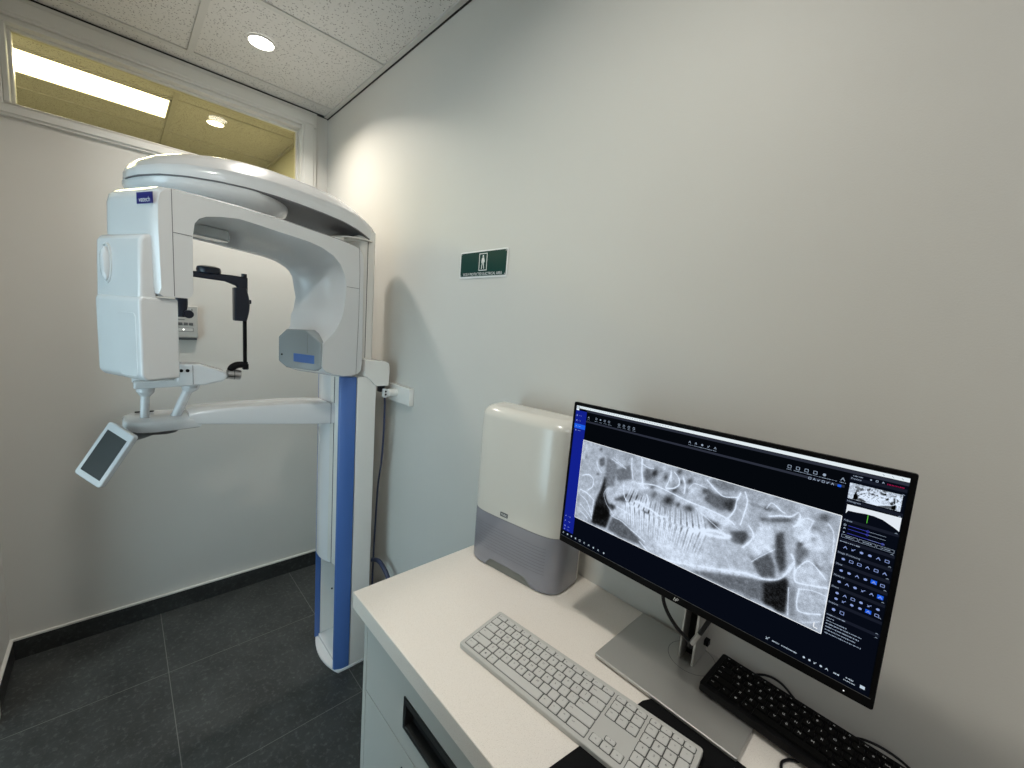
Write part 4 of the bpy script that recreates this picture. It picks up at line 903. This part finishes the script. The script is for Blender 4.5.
def radiograph(name, img, x0, y0, x1, y1, z, parent):
    ny, nx = img.shape; me_ = bpy.data.meshes.new(name)
    xs = np.linspace(x0, x1, nx+1)/1000; ys_ = np.linspace(y0, y1, ny+1)/1000
    P = [MM @ Vector((x, y, z)) for y in ys_ for x in xs]
    c = P[len(P)//2]; me_.from_pydata([p-c for p in P], [], [(j*(nx+1)+i, j*(nx+1)+i+1, (j+1)*(nx+1)+i+1, (j+1)*(nx+1)+i) for j in range(ny) for i in range(nx)])
    at_ = me_.color_attributes.new('film', 'FLOAT_COLOR', 'CORNER')
    g_ = np.clip(img, 0, 1).ravel(); s8 = np.stack([g_*.90, g_*.955, g_*1.03], 1); s8 = np.clip(s8*.96+.015, 0, 1)
    lin = np.where(s8 <= .04045, s8/12.92, ((s8+.055)/1.055)**2.4)
    buf = np.ones((len(g_), 4), np.float32); buf[:, :3] = lin; at_.data.foreach_set('color', np.repeat(buf, 4, 0).ravel())
    m = bpy.data.materials.get('radiograph_film')
    if not m:
        m = emis('radiograph_film', (1, 1, 1), E*1.0); nt = m.node_tree; a = nt.nodes.new('ShaderNodeVertexColor'); a.layer_name = 'film'
        nt.links.new(a.outputs[0], [n for n in nt.nodes if n.type == 'EMISSION'][0].inputs[0])
    me_.materials.append(m); o = bpy.data.objects.new(name, me_); COL.objects.link(o); o.parent = parent
    mw = Matrix.Translation(c); o.matrix_basis = WM[parent.name].inverted() @ mw; WM[o.name] = mw; return o
ri = radiograph('radiograph_image', I, 36.5, 77.2, 474.5, 247.5, .0008, screen)
g = B(); stroke(g, [(36, 77), (474.7, 77), (474.7, 247.8), (36, 247.8), (36, 77)], 1.0, .0011)
stroke(g, [(465.5, 236), (465.5, 243), (470, 243)], 1.3, .0013)
mob('image_border', g, S['white'], ri, smooth=0, kind='flat')
small = I[::4, ::8]; small = small[:43, :55]
g = B(); flat(g, 475.5, 17, 532, 250, .0005); pn = mob('side_panel', g, S['bg'], screen, smooth=0, kind='flat')
radiograph('preview_image', np.clip((small-.5)*1.5+.45, 0, 1), 477, 29.5, 529, 51, .0009, pn)
g = B(); poly(g, [(478, 59.3), (531.5, 58), (531.5, 76), (526, 72.5), (515, 67), (506, 65.4), (498, 65.5), (488, 67), (480, 67.5), (478, 72)], .0009); mob('histogram', g, S['hist'], pn, smooth=0, kind='flat')
g = B(); stroke(g, [(500.5, 66), (500.5, 77)], .7, .0011); mob('histogram_mark', g, S['green'], pn, smooth=0, kind='flat')
g = B()
for y, x in ((87.5, 503), (92, 503), (97.8, 519)):
    stroke(g, [(483, y), (x, y)], .6, .0009); stroke(g, [(x-1.6, y), (x, y-1.4), (x+1.6, y), (x, y+1.4), (x-1.6, y)], .6, .0010)
mob('sliders', g, S['sl'], pn, smooth=0, kind='flat')
g = B()
for y in (23.5, 54.5, 81, 109.5, 126.7, 142.8, 159, 175.5, 198.5, 216): flat(g, 476, y-1.8, 532, y+2.2, .0006)
mob('section_bands', g, S['dim'], pn, smooth=0, kind='flat')
def head(s, x, y):
    g = B(); put_text(g, s, lambda u, v: (x/1000+u, y/1000-v+.0009, .0010), .0034, center=False); mob('section_heading', g, S['ink'], pn, smooth=0, kind='flat')
for s, x, y in (('Preview', 477.3, 23.5), ('Histogram', 477.3, 54.5), ('Adjust', 477.3, 81), ('Image Processing', 477.3, 126.7), ('View', 477.3, 142.8), ('Measure', 477.3, 159), ('Draw', 477.3, 175.5), ('Implant', 477.3, 198.5)): head(s, x, y)
for x, y, w in ((477.3, 110.8, 21), (477.3, 216.5, 20), (479, 19.6, 10)):
    g = B(); words(g, x, y, w, 1.2, .0010); mob('section_heading', g, S['ink'], pn, smooth=0, kind='flat')
g = B()
for y, w in ((221.5, 8), (225.5, 22), (229.5, 38), (234, 36), (238.5, 33), (243, 39)): words(g, 478, y, w, 1.4, .0010)
mob('list_text', g, S['ink'], pn, smooth=0, kind='flat')
for y in (29, 57, 79, 107, 123.5, 139.5, 155.5, 171.5, 193, 214, 219.5):
    g = B(); stroke(g, [(528, y+.6), (529.2, y-.6), (530.4, y+.6)], .5, .0010); mob('fold_arrow', g, S['ink'], pn, smooth=0, kind='flat')
for a, b in ((478, 494.5), (496, 512.5), (514, 530.5)):
    g = B(); stroke(g, [(a, 101), (b, 101), (b, 105), (a, 105), (a, 101)], .35, .0010); words(g, a+4, 103, 9, 1.3, .0011); mob('preset_button', g, S['ink'], pn, smooth=0, kind='flat')
for y in (87.5, 92, 97.8):
    g = B(); glyphs(g, 479.5, y, 1, 1, 2, 2, .0010); mob('slider_icon', g, S['ink'], pn, smooth=0, kind='flat')
    g = B(); stroke(g, [(504.5, y), (521, y)], .35, .0009); mob('slider_track', g, S['ink'], pn, smooth=0, kind='flat')
g = B(); glyphs(g, 497, 19.8, 3, 6, 2, 2, .0010); mob('window_buttons', g, S['ink'], pn, smooth=0, kind='flat')
g = B(); words(g, 513, 20.5, 16, 1.6, .0010); mob('warning_text', g, S['pink'], pn, smooth=0, kind='flat')
g = B()
for y in (117.8, 134.2, 150.5, 166.5, 182.8, 191): glyphs(g, 484, y, 6, 8.4, 3.8, 3.2, .0010)
glyphs(g, 483.5, 207, 2, 9, 4, 4, .0010)
mob('panel_icons', g, scr('panel_icon', (140, 160, 215)), pn, smooth=0, kind='flat')
g = B(); flat(g, 514.5, 147.5, 520.5, 152.5, .0008); flat(g, 523, 163.5, 529, 168.8, .0008); flat(g, 514.5, 188.3, 520.5, 193.2, .0008); mob('selected_tools', g, S['sel'], pn, smooth=0, kind='flat')
g = B()
for i, x in enumerate((10, 22, 33, 44.5, 56, 68, 80, 92, 104, 118)): glyphs(g, x, 293.5, 1, 1, 3.6, 3.6, .0009)
glyphs(g, 415, 292, 1, 1, 5, 5, .0009); words(g, 421, 292.3, 9, 1.8); words(g, 433, 292.3, 19, 1.8); glyphs(g, 461, 292.4, 5, 6.6, 3, 3, .0009); words(g, 495, 292.2, 6, 1.8)
words(g, 508, 290.2, 8, 1.5); words(g, 506, 294.2, 12, 1.5); flat(g, 523, 289.8, 528, 294, .0009)
mob('task_icons', g, scr('task_icon', (185, 200, 215)), screen, smooth=0, kind='flat')
# video cable with its connector at the stand
g = B(); tube(g, spline([(2.293, -.165, 1.160), (2.292, -.164, 1.125), (2.300, -.160, 1.098), (2.318, -.155, 1.074), (2.340, -.150, 1.058), (2.352, -.148, 1.050)], 8), .0034, 12)
vc = obj('video_cable', g, M['cable'], None, label='short black cable loop with a silver plug hanging from the underside of the monitor', cat='cable')
g = B(); tube(g, [(2.350, -.148, 1.052), (2.361, -.146, 1.078)], .0048, 12); obj('plug', g, M['alu'], vc, bevel=.001)
g = B(); tube(g, [(2.361, -.146, 1.078), (2.374, -.142, 1.115)], .0042, 12); obj('plug_boot', g, M['cable'], vc)
g = B(); tube(g, [(2.348, -.149, 1.044), (2.350, -.148, 1.053)], .0046, 12); obj('plug_end', g, M['cable'], vc)

# ------------------------------------------------------------------ wall sign
sx0, sx1, sz0, sz1 = 1.350, 1.600, 1.767, 1.857
t = obj('wall_sign', prism(B(), rrect(sx0, sz0, sx1, sz1, .004, 3), -.003, -.0005, lambda a, b, h: (a, h, b)), M['sign_white'], None, smooth=0, label='green and white sign with a walking figure fixed to the right wall', cat='sign')
obj('green_field', prism(B(), rrect(sx0+.0045, sz0+.0055, sx1-.0045, sz1-.0045, .003, 3), -.0036, -.0029, lambda a, b, h: (a, h, b)), M['green'], t, smooth=0)
g = B(); fy = -.0042; cx = 1.479; cz = 1.820
for a in ((-.021, -.030, -.0185, .027), (.0185, -.030, .021, .027), (-.021, -.030, .021, -.0275), (-.021, .0245, .021, .027)): box(g, cx+a[0], fy, cz+a[1], cx+a[2], fy+.0005, cz+a[3])
obj('pictogram_frame', g, M['sign_white'], t, smooth=0)
def sp(pts): prism(g, [(cx+a/1000, cz+b/1000) for a, b in pts], fy, fy+.0005, lambda a, b, h: (a, h, b))
g = B(); sp([(3.2*math.cos(a), 17.5+3.6*math.sin(a)) for a in np.linspace(0, 2*PI, 16, endpoint=False)])
sp([(-4, 13), (4, 13), (6, 10), (4.5, -4), (-4, -4), (-5.5, 10)]); sp([(-5, 12), (-9, 2), (-8.5, -5), (-6.5, -5), (-6.5, 2), (-3, 9)]); sp([(4, 12), (8, 4), (9, -3), (7, -3.5), (6, 3), (3, 8)])
sp([(-4.2, -3), (-1, -3), (-3.5, -14), (-5, -25), (-8.5, -25), (-6.5, -12)]); sp([(0, -3), (4.4, -3), (5, -12), (7.5, -23), (4.5, -24.5), (1.8, -13)])
obj('walking_figure', g, M['sign_white'], t, smooth=0)
g = B(); put_text(g, 'BODY PROTECTED ELECTRICAL AREA', lambda a, b: (cx-.002+a, fy, 1.7795+b), .013, width=.205); obj('sign_text', g, M['sign_white'], t, smooth=0, kind='flat')
for x in (sx0+.008, sx1-.008):
    for z in (sz0+.009, sz1-.008): obj('screw', disc(B(), (x, -.0042, z), .0028, .001, 'y', 12), M['chrome'], t)
